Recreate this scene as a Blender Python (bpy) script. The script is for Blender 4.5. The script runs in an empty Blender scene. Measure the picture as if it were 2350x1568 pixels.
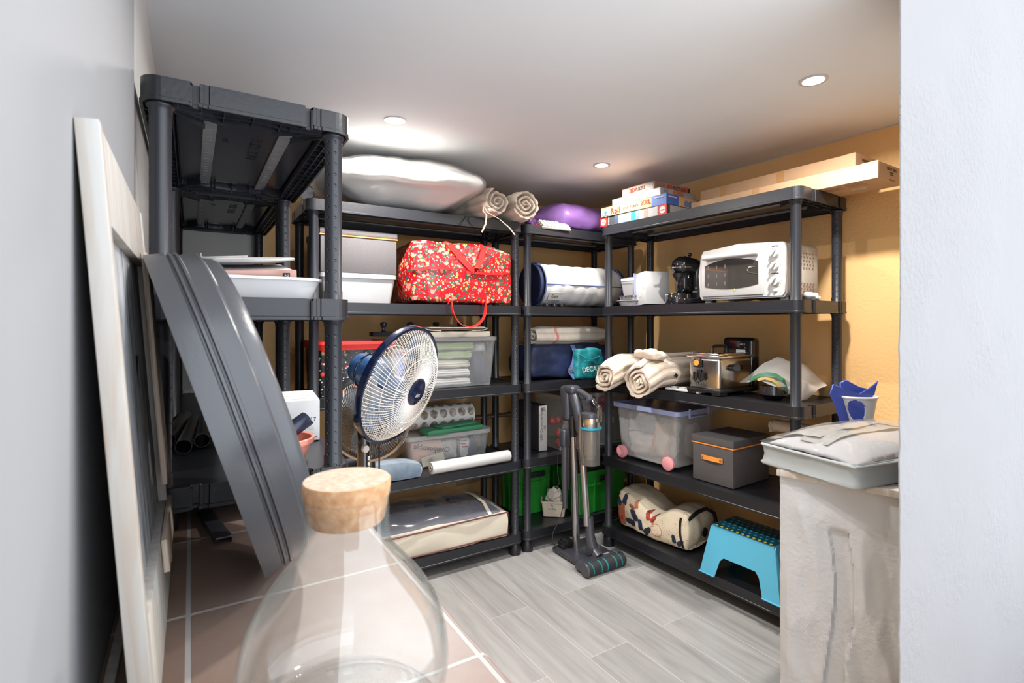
import bpy, bmesh, math, random
from mathutils import Vector, Matrix, noise
from math import pi, sin, cos, atan2, sqrt, radians as R
random.seed(7)
S = bpy.context.scene
COL = S.collection

# ------------------------------------------------------------------ camera
TH = R(31.8); FPX = 1189.0; CX = 1175.0; HY = 742.0; CAMZ = 1.30
cd = bpy.data.cameras.new('camera'); cam = bpy.data.objects.new('camera', cd); COL.objects.link(cam)
cam.location = (0, 0, CAMZ); cam.rotation_euler = (pi/2, 0, -TH)
cd.sensor_width = 36; cd.lens = 36*FPX/2350; cd.shift_y = (HY-784)/2350
cd.clip_start = 0.02
cd.dof.use_dof = True; cd.dof.focus_distance = 2.4; cd.dof.aperture_fstop = 7.0
S.camera = cam

# ------------------------------------------------------------------ world, lights, exposure
S.view_settings.view_transform = 'Standard'; S.view_settings.look = 'None'
S.view_settings.gamma = 1; S.view_settings.exposure = 0.36
S.view_settings.use_curve_mapping = False
W = bpy.data.worlds.new('world'); S.world = W; W.use_nodes = True
W.node_tree.nodes['Background'].inputs[0].default_value = (0.86, 0.92, 1.0, 1)
W.node_tree.nodes['Background'].inputs[1].default_value = 3.1
S.cycles.max_bounces = 12; S.cycles.diffuse_bounces = 8; S.cycles.transparent_max_bounces = 24
S.cycles.caustics_reflective = False; S.cycles.caustics_refractive = False
S.cycles.sample_clamp_indirect = 6
CEIL = 2.165
LAMPS = [(0.74, 2.14), (1.907, 2.147), (1.88, 1.0), (0.72, 0.95)]
for i, (x, y) in enumerate(LAMPS):
    ld = bpy.data.lights.new('downlight_beam', 'AREA'); ld.shape = 'DISK'; ld.size = 0.07
    ld.energy = (25, 9, 17, 8.0)[i]; ld.spread = R((168, 140, 165, 150)[i]); ld.color = (1.0, 0.95, 0.90)
    lo = bpy.data.objects.new('downlight_beam', ld); COL.objects.link(lo); lo.location = (x, y, CEIL-0.012)

def at(px, py, X=None, Y=None, Z=None, depth=None):
    """point seen at a pixel, on a plane of the room"""
    a = (px-CX)/FPX; b = (HY-py)/FPX
    dx = sin(TH)+a*cos(TH); dy = cos(TH)-a*sin(TH)
    if depth is not None: t = depth
    elif X is not None: t = X/dx
    elif Y is not None: t = Y/dy
    else: t = (Z-CAMZ)/b
    return Vector((dx*t, dy*t, CAMZ+b*t))

# ------------------------------------------------------------------ materials
M = {}
def nt(name):
    m = bpy.data.materials.new(name); m.use_nodes = True
    return m, m.node_tree, m.node_tree.nodes['Principled BSDF']
def N(t, kind, **kw):
    n = t.nodes.new(kind)
    for k, v in kw.items():
        if k.startswith('i_'): n.inputs[k[2:]].default_value = v
        else: setattr(n, k, v)
    return n
def mat(name, col, rough=0.5, metal=0.0, var=0.0, vscale=8, bump=0.0, bscale=60, col2=None, coat=0.0, spec=0.5, sheen=0.0, trans=0.0, coords='Object', stretch=(1,1,1), alpha=1.0):
    m, t, p = nt(name)
    p.inputs['Base Color'].default_value = (*col, 1); p.inputs['Roughness'].default_value = rough
    p.inputs['Metallic'].default_value = metal; p.inputs['Coat Weight'].default_value = coat
    p.inputs['Specular IOR Level'].default_value = spec; p.inputs['Sheen Weight'].default_value = sheen
    p.inputs['Transmission Weight'].default_value = trans
    p.inputs['Alpha'].default_value = alpha
    tc = N(t, 'ShaderNodeTexCoord'); mp = N(t, 'ShaderNodeMapping'); mp.inputs['Scale'].default_value = stretch
    t.links.new(tc.outputs[coords], mp.inputs[0])
    if var or col2:
        nz = N(t, 'ShaderNodeTexNoise', i_Scale=vscale, i_Detail=5.0); t.links.new(mp.outputs[0], nz.inputs['Vector'])
        cr = N(t, 'ShaderNodeValToRGB'); t.links.new(nz.outputs[0], cr.inputs[0])
        c2 = col2 or tuple(c*(1-var) for c in col)
        cr.color_ramp.elements[0].position = 0.35; cr.color_ramp.elements[1].position = 0.68
        cr.color_ramp.elements[0].color = (*c2, 1); cr.color_ramp.elements[1].color = (*col, 1)
        t.links.new(cr.outputs[0], p.inputs['Base Color'])
    if bump:
        nb = N(t, 'ShaderNodeTexNoise', i_Scale=bscale, i_Detail=4.0); t.links.new(mp.outputs[0], nb.inputs['Vector'])
        bp = N(t, 'ShaderNodeBump', i_Strength=1.0, i_Distance=bump); t.links.new(nb.outputs[0], bp.inputs['Height'])
        t.links.new(bp.outputs[0], p.inputs['Normal'])
    M[name] = m
    return m
def thin(name, tint, body, fac, rough=0.15, edge=0.35, bodyrough=0.5):
    """thin clear or milky plastic / glass: see-through mixed with body and gloss, more towards grazing"""
    m, t, p = nt(name); t.nodes.remove(p)
    out = t.nodes['Material Output']
    tr = N(t, 'ShaderNodeBsdfTransparent'); tr.inputs[0].default_value = (*tint, 1)
    bd = N(t, 'ShaderNodeBsdfPrincipled'); bd.inputs['Base Color'].default_value = (*body, 1); bd.inputs['Roughness'].default_value = bodyrough
    gl = N(t, 'ShaderNodeBsdfGlossy'); gl.inputs['Roughness'].default_value = rough; gl.inputs[0].default_value = (1,1,1,1)
    lw = N(t, 'ShaderNodeLayerWeight', i_Blend=0.5)
    f2 = N(t, 'ShaderNodeMath', operation='POWER'); t.links.new(lw.outputs['Facing'], f2.inputs[0]); f2.inputs[1].default_value = 3.1
    f5 = N(t, 'ShaderNodeMath', operation='POWER'); t.links.new(lw.outputs['Facing'], f5.inputs[0]); f5.inputs[1].default_value = 5.0
    fr = N(t, 'ShaderNodeMath', operation='MULTIPLY_ADD'); t.links.new(f5.outputs[0], fr.inputs[0]); fr.inputs[1].default_value = 0.80; fr.inputs[2].default_value = 0.035
    mt = N(t, 'ShaderNodeMath', operation='MULTIPLY_ADD'); t.links.new(f2.outputs[0], mt.inputs[0]); mt.inputs[1].default_value = edge; mt.inputs[2].default_value = fac
    m1 = N(t, 'ShaderNodeMixShader'); t.links.new(mt.outputs[0], m1.inputs[0]); t.links.new(tr.outputs[0], m1.inputs[1]); t.links.new(bd.outputs[0], m1.inputs[2])
    m2 = N(t, 'ShaderNodeMixShader'); t.links.new(fr.outputs[0], m2.inputs[0]); t.links.new(m1.outputs[0], m2.inputs[1]); t.links.new(gl.outputs[0], m2.inputs[2])
    t.links.new(m2.outputs[0], out.inputs[0]); M[name] = m
    return m

mat('plastic_dark', (0.013, 0.014, 0.018), 0.36, var=0.2, vscale=5, bump=0.0004, bscale=90)
mat('plastic_under', (0.03, 0.032, 0.04), 0.22, var=0.2, vscale=4)
mat('bar_grey', (0.20, 0.20, 0.205), 0.45, var=0.25, vscale=30)
mat('ceiling', (0.78, 0.80, 0.81), 0.75, var=0.03, vscale=2, bump=0.0006, bscale=30)
mat('white', (0.56, 0.56, 0.56), 0.4)
mat('white_gloss', (0.53, 0.525, 0.52), 0.22)
mat('offwhite', (0.55, 0.53, 0.48), 0.35)
mat('black', (0.012, 0.012, 0.014), 0.3)
mat('black_gloss', (0.01, 0.01, 0.012), 0.12, coat=0.5)
mat('blackmatte', (0.02, 0.02, 0.022), 0.7)
mat('chrome', (0.75, 0.74, 0.72), 0.12, metal=1.0)
mat('steel', (0.62, 0.58, 0.54), 0.22, metal=1.0, bump=0.0001, bscale=40)
mat('silver', (0.42, 0.41, 0.43), 0.2, metal=0.9)
mat('gunmetal', (0.085, 0.087, 0.105), 0.30, metal=0.5)
mat('orange', (0.85, 0.30, 0.05), 0.5, bump=0.0003, bscale=200)
mat('red', (0.72, 0.012, 0.012), 0.4)
mat('redstrap', (0.80, 0.02, 0.015), 0.5, bump=0.0004, bscale=500)
mat('quilt', (0.58, 0.48, 0.385), 0.75, var=0.10, vscale=25, bump=0.003, bscale=28, sheen=0.2)
mat('quilt_light', (0.72, 0.64, 0.55), 0.7, var=0.10, vscale=18, bump=0.003, bscale=30, sheen=0.2)
mat('pinkstripe', (0.72, 0.28, 0.27), 0.7)
mat('greyfab', (0.115, 0.108, 0.112), 0.85, var=0.25, vscale=160, bump=0.0006, bscale=500, stretch=(1,1,6))
mat('navy', (0.008, 0.018, 0.07), 0.6, var=0.4, vscale=12, bump=0.003, bscale=25)
mat('teal', (0.01, 0.22, 0.24), 0.5, var=0.35, vscale=15, bump=0.003, bscale=25)
mat('strapblue', (0.09, 0.13, 0.30), 0.7)
mat('cardboard', (0.52, 0.33, 0.19), 0.7, var=0.10, vscale=9, bump=0.0004, bscale=60)
mat('cork', (0.48, 0.29, 0.16), 0.85, col2=(0.36, 0.18, 0.075), vscale=90, bump=0.001, bscale=140)
mat('corktop', (0.52, 0.40, 0.31), 0.85, col2=(0.42, 0.29, 0.20), vscale=150, bump=0.0008, bscale=160)
mat('pinkpot', (0.72, 0.27, 0.20), 0.55, var=0.1)
mat('pinkwheel', (0.78, 0.33, 0.36), 0.45)
mat('bluestool', (0.09, 0.42, 0.62), 0.4)
mat('stooldark', (0.004, 0.06, 0.10), 0.3)
mat('yellowdot', (0.55, 0.50, 0.08), 0.5)
mat('greencrate', (0.02, 0.26, 0.03), 0.35, var=0.3, vscale=6)
mat('greencloth', (0.02, 0.15, 0.07), 0.6, bump=0.002, bscale=30)
mat('sage', (0.38, 0.46, 0.22), 0.8, bump=0.003, bscale=25)
mat('cream', (0.60, 0.55, 0.45), 0.7, bump=0.0015, bscale=25)
mat('brownpipe', (0.12, 0.03, 0.025), 0.6)
mat('velvet', (0.09, 0.14, 0.20), 0.8, col2=(0.20, 0.25, 0.30), vscale=12, sheen=0.5)
mat('fanblue', (0.02, 0.06, 0.17), 0.25, col2=(0.035, 0.10, 0.22), vscale=5)
mat('fanring', (0.006, 0.011, 0.035), 0.15, coat=0.5)
mat('wire', (0.80, 0.77, 0.72), 0.4, col2=(0.66, 0.56, 0.46), vscale=5)
mat('wiredark', (0.10, 0.09, 0.085), 0.4)
mat('blade', (0.45, 0.55, 0.68), 0.3)
mat('purple', (0.24, 0.12, 0.36), 0.3, var=0.2, vscale=8, bump=0.006, bscale=9)
mat('pinkribbon', (0.75, 0.05, 0.12), 0.5)
mat('bagwhite', (0.80, 0.78, 0.75), 0.3, bump=0.003, bscale=14)
mat('polywhite', (0.66, 0.635, 0.60), 0.45, bump=0.004, bscale=14, coat=0.2)
mat('bagstripe', (0.74, 0.62, 0.44), 0.3)
mat('felt', (0.30, 0.32, 0.32), 0.85, var=0.12, vscale=12, bump=0.002, bscale=22)
mat('linen', (0.48, 0.465, 0.43), 0.85, bump=0.003, bscale=20)
mat('blanket', (0.58, 0.575, 0.58), 0.85, bump=0.002, bscale=20)
mat('pole_gold', (0.42, 0.30, 0.22), 0.25, metal=0.8)
mat('copperbox', (0.42, 0.24, 0.20), 0.3, metal=0.35)
mat('greyplate', (0.50, 0.48, 0.48), 0.35)
mat('bluetube', (0.03, 0.035, 0.07), 0.3)
mat('royal', (0.045, 0.075, 0.36), 0.35)
mat('greyplastic', (0.50, 0.50, 0.50), 0.4)
mat('lilac', (0.33, 0.38, 0.62), 0.35)
mat('lidred', (0.7, 0.03, 0.02), 0.35)
mat('aqua', (0.02, 0.30, 0.42), 0.3)
mat('dimblue', (0.05, 0.12, 0.40), 0.4)
mat('ceramic_brown', (0.28, 0.17, 0.12), 0.5)
mat('tinsel', (0.45, 0.01, 0.05), 0.25, metal=0.4, bump=0.006, bscale=40)
mat('peach', (0.80, 0.50, 0.40), 0.7, bump=0.003, bscale=20)
mat('darkgreen', (0.01, 0.06, 0.04), 0.4)
mat('labelgrey', (0.55, 0.52, 0.50), 0.5)
mat('graphite', (0.062, 0.064, 0.070), 0.30, var=0.1, vscale=3, bump=0.0002, bscale=150)
thin('clear', (0.96, 0.97, 0.97), (0.75, 0.78, 0.80), 0.10, 0.08, 0.25)
thin('frost', (0.93, 0.93, 0.93), (0.66, 0.66, 0.67), 0.26, 0.2, 0.25)
thin('frosty', (0.93, 0.93, 0.93), (0.54, 0.54, 0.55), 0.60, 0.2, 0.2)
thin('glass', (0.982, 0.99, 0.986), (0.22, 0.27, 0.26), 0.0, 0.02, 0.26)
thin('bladeclear', (0.80, 0.86, 0.93), (0.32, 0.42, 0.55), 0.35, 0.15, 0.2)
thin('smoke', (0.55, 0.55, 0.55), (0.05, 0.05, 0.05), 0.12, 0.05, 0.2)
thin('film', (0.97, 0.97, 0.97), (0.8, 0.8, 0.8), 0.12, 0.12, 0.15)
def emis(name, col, s):
    m, t, p = nt(name); p.inputs['Base Color'].default_value = (0,0,0,1)
    p.inputs['Emission Color'].default_value = (*col, 1); p.inputs['Emission Strength'].default_value = s; M[name] = m
emis('lampglow', (1, 0.97, 0.93), 14)

def mathn(t, op, a, b=None, c=None):
    n = N(t, 'ShaderNodeMath', operation=op)
    for i, v in enumerate((a, b, c)):
        if v is None: continue
        if isinstance(v, (int, float)): n.inputs[i].default_value = v
        else: t.links.new(v, n.inputs[i])
    return n.outputs[0]
def ramp(t, src, stops, interp='LINEAR'):
    cr = N(t, 'ShaderNodeValToRGB'); cr.color_ramp.interpolation = interp
    while len(cr.color_ramp.elements) < len(stops): cr.color_ramp.elements.new(0.5)
    for e, (p_, c_) in zip(cr.color_ramp.elements, stops):
        e.position = p_; e.color = (*c_, 1) if len(c_) == 3 else c_
    t.links.new(src, cr.inputs[0]); return cr.outputs[0]
def mixc(t, fac, a, b, mode='MIX'):
    n = N(t, 'ShaderNodeMix', data_type='RGBA', blend_type=mode)
    if isinstance(fac, (int, float)): n.inputs[0].default_value = fac
    else: t.links.new(fac, n.inputs[0])
    for i, v in ((6, a), (7, b)):
        if isinstance(v, tuple): n.inputs[i].default_value = (*v, 1)
        else: t.links.new(v, n.inputs[i])
    return n.outputs[2]

# dimpled post plastic: rows of round stops along the tube
def post_mat():
    m, t, p = nt('post_plastic')
    tc = N(t, 'ShaderNodeTexCoord'); sp = N(t, 'ShaderNodeSeparateXYZ'); t.links.new(tc.outputs['Object'], sp.inputs[0])
    ang = mathn(t, 'ARCTAN2', sp.outputs[1], sp.outputs[0])
    r = 0.021; tot = None
    for a0 in (24, -24, 156, 204-360):
        d = mathn(t, 'SUBTRACT', ang, R(a0)); u = mathn(t, 'MULTIPLY', d, r)
        zz = mathn(t, 'DIVIDE', sp.outputs[2], 0.027); f = mathn(t, 'SUBTRACT', mathn(t, 'FRACT', mathn(t, 'ADD', zz, 50.0)), 0.5)
        v = mathn(t, 'MULTIPLY', f, 0.027)
        dd = mathn(t, 'SQRT', mathn(t, 'ADD', mathn(t, 'MULTIPLY', u, u), mathn(t, 'MULTIPLY', v, v)))
        h = N(t, 'ShaderNodeMapRange', interpolation_type='SMOOTHSTEP'); t.links.new(dd, h.inputs[0])
        h.inputs[1].default_value = 0.0018; h.inputs[2].default_value = 0.0038; h.inputs[3].default_value = 0; h.inputs[4].default_value = 1
        tot = h.outputs[0] if tot is None else mathn(t, 'MULTIPLY', tot, h.outputs[0])
    bp = N(t, 'ShaderNodeBump', i_Strength=1.0, i_Distance=0.002); t.links.new(tot, bp.inputs['Height'])
    t.links.new(bp.outputs[0], p.inputs['Normal'])
    p.inputs['Base Color'].default_value = (0.018, 0.020, 0.026, 1); p.inputs['Roughness'].default_value = 0.36
    M['post'] = m
post_mat()

def wall_mat(name, c1, c2, patch=None, pscale=1.2, bump=0.0012, dir_scale=(1,1,1)):
    m, t, p = nt(name)
    tc = N(t, 'ShaderNodeTexCoord'); mp = N(t, 'ShaderNodeMapping'); mp.inputs['Scale'].default_value = dir_scale
    t.links.new(tc.outputs['Object'], mp.inputs[0])
    n1 = N(t, 'ShaderNodeTexNoise', i_Scale=1.7, i_Detail=6.0, i_Roughness=0.6); t.links.new(mp.outputs[0], n1.inputs['Vector'])
    col = ramp(t, n1.outputs[0], [(0.35, c2), (0.62, c1)])
    t.links.new(col, p.inputs['Base Color']); p.inputs['Roughness'].default_value = 0.8
    n2 = N(t, 'ShaderNodeTexNoise', i_Scale=70.0, i_Detail=5.0); t.links.new(mp.outputs[0], n2.inputs['Vector'])
    n3 = N(t, 'ShaderNodeTexNoise', i_Scale=pscale, i_Detail=3.0); t.links.new(mp.outputs[0], n3.inputs['Vector'])
    mk = ramp(t, n3.outputs[0], [(0.42, (0.12,)*3), (0.58, (1,)*3)])
    h = mathn(t, 'MULTIPLY', n2.outputs[0], mk)
    bp = N(t, 'ShaderNodeBump', i_Strength=1.0, i_Distance=bump); t.links.new(h, bp.inputs['Height']); t.links.new(bp.outputs[0], p.inputs['Normal'])
    M[name] = m
wall_mat('wall_orange', (0.90, 0.58, 0.26), (0.87, 0.54, 0.225), bump=0.004)
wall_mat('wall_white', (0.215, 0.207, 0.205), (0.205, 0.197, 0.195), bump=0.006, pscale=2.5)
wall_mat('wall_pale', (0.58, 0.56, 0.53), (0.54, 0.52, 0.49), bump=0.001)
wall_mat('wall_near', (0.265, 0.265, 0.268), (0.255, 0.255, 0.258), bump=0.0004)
wall_mat('plaster_rough', (0.41, 0.415, 0.43), (0.385, 0.385, 0.39), bump=0.0035, pscale=3)

def floor_mat():
    m, t, p = nt('floor_planks')
    tc = N(t, 'ShaderNodeTexCoord'); mp = N(t, 'ShaderNodeMapping'); mp.inputs['Rotation'].default_value = (0, 0, pi/2)
    mp.inputs['Location'].default_value = (0.35, 0.085, 0)
    t.links.new(tc.outputs['Object'], mp.inputs[0])
    br = N(t, 'ShaderNodeTexBrick', offset=0.36, i_Scale=1.0)
    br.inputs['Brick Width'].default_value = 1.2; br.inputs['Row Height'].default_value = 0.2; br.inputs['Mortar Size'].default_value = 0.0016
    br.inputs['Mortar Smooth'].default_value = 0.1
    br.inputs['Color1'].default_value = (0.0, 0.0, 0.0, 1); br.inputs['Color2'].default_value = (1, 1, 1, 1); br.inputs['Mortar'].default_value = (0.5, 0.5, 0.5, 1)
    t.links.new(mp.outputs[0], br.inputs['Vector'])
    m2 = N(t, 'ShaderNodeMapping'); m2.inputs['Scale'].default_value = (14, 1.1, 1); t.links.new(tc.outputs['Object'], m2.inputs[0])
    ad = N(t, 'ShaderNodeVectorMath', operation='MULTIPLY_ADD'); t.links.new(br.outputs['Color'], ad.inputs[0]); ad.inputs[1].default_value = (3, 7, 0); t.links.new(m2.outputs[0], ad.inputs[2])
    n1 = N(t, 'ShaderNodeTexNoise', i_Scale=1.6, i_Detail=8.0, i_Roughness=0.62, i_Distortion=0.6); t.links.new(ad.outputs[0], n1.inputs['Vector'])
    col = ramp(t, n1.outputs[0], [(0.28, (0.21, 0.205, 0.20)), (0.5, (0.28, 0.275, 0.268)), (0.7, (0.33, 0.326, 0.32))])
    tint = mixc(t, 0.12, col, br.outputs['Color'], 'OVERLAY')
    fin = mixc(t, br.outputs['Fac'], tint, (0.40, 0.39, 0.375))
    t.links.new(fin, p.inputs['Base Color']); p.inputs['Roughness'].default_value = 0.36
    bp = N(t, 'ShaderNodeBump', i_Strength=0.6, i_Distance=0.0008); t.links.new(n1.outputs[0], bp.inputs['Height']); t.links.new(bp.outputs[0], p.inputs['Normal'])
    M['floor'] = m
floor_mat()
def tile_mat():
    m, t, p = nt('ledge_tiles')
    tc = N(t, 'ShaderNodeTexCoord'); mp = N(t, 'ShaderNodeMapping'); mp.inputs['Location'].default_value = (0.335*4+0.003, 0.32*2+0.02, 0)
    t.links.new(tc.outputs['Object'], mp.inputs[0])
    br = N(t, 'ShaderNodeTexBrick', offset=0.0, i_Scale=1.0)
    br.inputs['Brick Width'].default_value = 0.335; br.inputs['Row Height'].default_value = 0.32; br.inputs['Mortar Size'].default_value = 0.004
    br.inputs['Mortar Smooth'].default_value = 0.2
    br.inputs['Color1'].default_value = (0,0,0,1); br.inputs['Color2'].default_value = (1,1,1,1)
    t.links.new(mp.outputs[0], br.inputs['Vector'])
    n1 = N(t, 'ShaderNodeTexNoise', i_Scale=9.0, i_Detail=8.0, i_Roughness=0.65); t.links.new(tc.outputs['Object'], n1.inputs['Vector'])
    col = ramp(t, n1.outputs[0], [(0.3, (0.21, 0.145, 0.118)), (0.55, (0.235, 0.183, 0.158)), (0.75, (0.25, 0.205, 0.185))])
    # brown stain and painted-in shadow on the row of tiles beside the leaning board
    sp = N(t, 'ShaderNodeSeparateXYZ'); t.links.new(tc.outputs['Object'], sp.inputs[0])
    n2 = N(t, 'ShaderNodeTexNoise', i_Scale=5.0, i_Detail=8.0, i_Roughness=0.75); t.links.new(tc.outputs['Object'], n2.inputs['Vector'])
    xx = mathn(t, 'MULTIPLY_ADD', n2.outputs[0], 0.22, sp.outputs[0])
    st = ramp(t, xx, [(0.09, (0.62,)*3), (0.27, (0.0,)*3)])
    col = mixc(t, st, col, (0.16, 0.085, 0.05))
    fin = mixc(t, br.outputs['Fac'], col, (0.34, 0.315, 0.295))
    t.links.new(fin, p.inputs['Base Color']); p.inputs['Roughness'].default_value = 0.42
    iv = mathn(t, 'SUBTRACT', 1.0, br.outputs['Fac']); h = mathn(t, 'MULTIPLY_ADD', n1.outputs[0], 0.4, iv)
    bp = N(t, 'ShaderNodeBump', i_Strength=0.7, i_Distance=0.0018); t.links.new(h, bp.inputs['Height']); t.links.new(bp.outputs[0], p.inputs['Normal'])
    M['tiles'] = m
tile_mat()
def wood_mat(name, c1, c2, scale=(40, 40, 3), dirt=None):
    m, t, p = nt(name)
    tc = N(t, 'ShaderNodeTexCoord'); mp = N(t, 'ShaderNodeMapping'); mp.inputs['Scale'].default_value = scale
    t.links.new(tc.outputs['Object'], mp.inputs[0])
    n1 = N(t, 'ShaderNodeTexNoise', i_Scale=1.5, i_Detail=6.0, i_Distortion=0.8); t.links.new(mp.outputs[0], n1.inputs['Vector'])
    col = ramp(t, n1.outputs[0], [(0.35, c2), (0.6, c1)])
    if dirt:
        m3 = N(t, 'ShaderNodeMapping'); m3.inputs['Scale'].default_value = (8, 60, 4); t.links.new(tc.outputs['Object'], m3.inputs[0])
        n3 = N(t, 'ShaderNodeTexNoise', i_Scale=1.3, i_Detail=7.0, i_Roughness=0.7); t.links.new(m3.outputs[0], n3.inputs['Vector'])
        k = ramp(t, n3.outputs[0], [(0.47, (0,)*3), (0.6, (1,)*3)]); col = mixc(t, k, col, dirt)
    t.links.new(col, p.inputs['Base Color']); p.inputs['Roughness'].default_value = 0.65; M[name] = m
wood_mat('pine', (0.43, 0.415, 0.385), (0.375, 0.31, 0.25))
wood_mat('pine_stained', (0.42, 0.43, 0.44), (0.33, 0.32, 0.32), dirt=(0.06, 0.06, 0.065))
wood_mat('plywood', (0.55, 0.45, 0.36), (0.32, 0.22, 0.16), scale=(300, 4, 4))

def floral_mat(name, base, spots):
    """printed fabric: scattered blobs; spots = (scale, size, colour, seed)"""
    m, t, p = nt(name)
    tc = N(t, 'ShaderNodeTexCoord'); cur = base
    for sc, size, colr, seed in spots:
        mp = N(t, 'ShaderNodeMapping'); mp.inputs['Location'].default_value = (seed*1.7, seed*0.9, seed*2.3); t.links.new(tc.outputs['Object'], mp.inputs[0])
        nz = N(t, 'ShaderNodeTexNoise', i_Scale=sc*1.3, i_Detail=2.0); t.links.new(mp.outputs[0], nz.inputs['Vector'])
        ad = N(t, 'ShaderNodeVectorMath', operation='MULTIPLY_ADD'); t.links.new(nz.outputs['Color'], ad.inputs[0]); ad.inputs[1].default_value = (0.6/sc,)*3; t.links.new(mp.outputs[0], ad.inputs[2])
        vo = N(t, 'ShaderNodeTexVoronoi', i_Scale=sc); vo.inputs['Randomness'].default_value = 0.9; t.links.new(ad.outputs[0], vo.inputs['Vector'])
        k = ramp(t, vo.outputs['Distance'], [(size, (1,)*3), (size+0.03, (0,)*3)])
        cur = mixc(t, k, cur, colr)
    t.links.new(cur, p.inputs['Base Color']); p.inputs['Roughness'].default_value = 0.3
    nb = N(t, 'ShaderNodeTexNoise', i_Scale=16.0, i_Detail=3.0); t.links.new(tc.outputs['Object'], nb.inputs['Vector'])
    bp = N(t, 'ShaderNodeBump', i_Strength=1.0, i_Distance=0.006); t.links.new(nb.outputs[0], bp.inputs['Height']); t.links.new(bp.outputs[0], p.inputs['Normal'])
    M[name] = m
floral_mat('redfloral', (0.50, 0.006, 0.014), [(42, 0.30, (0.02, 0.12, 0.07), 1), (38, 0.27, (0.02, 0.13, 0.08), 5), (27, 0.27, (0.78, 0.26, 0.20), 2), (30, 0.16, (0.80, 0.42, 0.33), 2.01), (36, 0.20, (0.72, 0.48, 0.08), 4), (60, 0.2, (0.75, 0.4, 0.3), 6)])
floral_mat('blackfloral', (0.015, 0.015, 0.018), [(26, 0.27, (0.55, 0.04, 0.03), 1), (34, 0.22, (0.6, 0.30, 0.06), 3), (50, 0.2, (0.6, 0.58, 0.55), 7)])
def letter_mat():
    m, t, p = nt('butterfly_cloth')
    tc = N(t, 'ShaderNodeTexCoord')
    mp = N(t, 'ShaderNodeMapping'); mp.inputs['Scale'].default_value = (60, 60, 190); t.links.new(tc.outputs['Object'], mp.inputs[0])
    n1 = N(t, 'ShaderNodeTexNoise', i_Scale=1.6, i_Detail=4.0); t.links.new(mp.outputs[0], n1.inputs['Vector'])
    k1 = ramp(t, n1.outputs[0], [(0.62, (0,)*3), (0.66, (1,)*3)])
    n2 = N(t, 'ShaderNodeTexNoise', i_Scale=9.0, i_Detail=1.0); t.links.new(tc.outputs['Object'], n2.inputs['Vector'])
    k2 = ramp(t, n2.outputs[0], [(0.52, (0,)*3), (0.58, (1,)*3)])
    k = mathn(t, 'MULTIPLY', k1, k2)
    col = mixc(t, k, (0.76, 0.66, 0.50), (0.20, 0.14, 0.10))
    sp = N(t, 'ShaderNodeSeparateXYZ'); t.links.new(tc.outputs['Object'], sp.inputs[0])
    t.links.new(col, p.inputs['Base Color']); p.inputs['Roughness'].default_value = 0.55
    nb = N(t, 'ShaderNodeTexNoise', i_Scale=14.0, i_Detail=3.0); t.links.new(tc.outputs['Object'], nb.inputs['Vector'])
    bp = N(t, 'ShaderNodeBump', i_Strength=1.0, i_Distance=0.008); t.links.new(nb.outputs[0], bp.inputs['Height']); t.links.new(bp.outputs[0], p.inputs['Normal'])
    M['butterfly_cloth'] = m
letter_mat()
mat('rust', (0.50, 0.17, 0.08), 0.6, var=0.3, vscale=30)
mat('printblue', (0.02, 0.05, 0.12), 0.6, col2=(0.02, 0.02, 0.03), vscale=40)
mat('printred', (0.60, 0.06, 0.04), 0.6, col2=(0.1, 0.02, 0.02), vscale=50)
mat('printcircle', (0.62, 0.20, 0.12), 0.6)

# ------------------------------------------------------------------ object helpers
def label(o, lab, cat, group=None):
    o['label'] = lab; o['category'] = cat
    if group: o['group'] = group
    return o
def thing(name, lab, cat, loc=(0,0,0), rz=0.0, group=None, rot=None):
    o = bpy.data.objects.new(name, None); COL.objects.link(o); o.location = loc
    o.rotation_euler = rot if rot is not None else (0, 0, rz); o.empty_display_size = 0.05
    return label(o, lab, cat, group)
def finish(name, bm, m, parent=None, smooth=True, angle=40, loc=None, rot=None, lab=None):
    bmesh.ops.recalc_face_normals(bm, faces=bm.faces)
    me = bpy.data.meshes.new(name)
    if smooth:
        lim = R(angle)
        for f in bm.faces: f.smooth = True
        for e in bm.edges:
            if len(e.link_faces) == 2 and e.calc_face_angle(0) > lim: e.smooth = False
    bm.to_mesh(me); bm.free()
    for mm in (m if isinstance(m, (list, tuple)) else [m]): me.materials.append(M[mm])
    o = bpy.data.objects.new(name, me); COL.objects.link(o)
    if parent: o.parent = parent
    if loc is not None: o.location = loc
    if rot is not None: o.rotation_euler = rot
    if lab: o['label'] = lab
    return o
def struct(o): o['kind'] = 'structure'; return o
def B(): return bmesh.new()
def xf(bm, vs, loc=(0,0,0), rot=(0,0,0), mx=None):
    from mathutils import Euler
    mm = Matrix.Translation(Vector(loc)) @ Euler(rot).to_matrix().to_4x4()
    if mx is not None: mm = mx @ mm
    for v in vs: v.co = mm @ v.co
    return vs
def box(bm, c, s, rot=(0,0,0), bev=0.0, seg=2, mi=0, taper=None, mx=None):
    """box by centre and size; taper=(sx,sy) scales the bottom"""
    r = bmesh.ops.create_cube(bm, size=1.0); vs = r['verts']
    for v in vs:
        k = (taper if (taper and v.co.z < 0) else (1,1))
        v.co = Vector((v.co.x*s[0]*k[0], v.co.y*s[1]*k[1], v.co.z*s[2]))
    fs = list({f for v in vs for f in v.link_faces})
    if bev:
        es = list({e for v in vs for e in v.link_edges})
        rr = bmesh.ops.bevel(bm, geom=es, offset=bev, segments=seg, affect='EDGES', profile=0.5, clamp_overlap=True)
        vs = list(set(rr['verts']) | {v for v in vs if v.is_valid}); fs = list({f for v in vs for f in v.link_faces})
    for f in fs: f.material_index = mi
    xf(bm, vs, c, rot, mx); return vs
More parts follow.
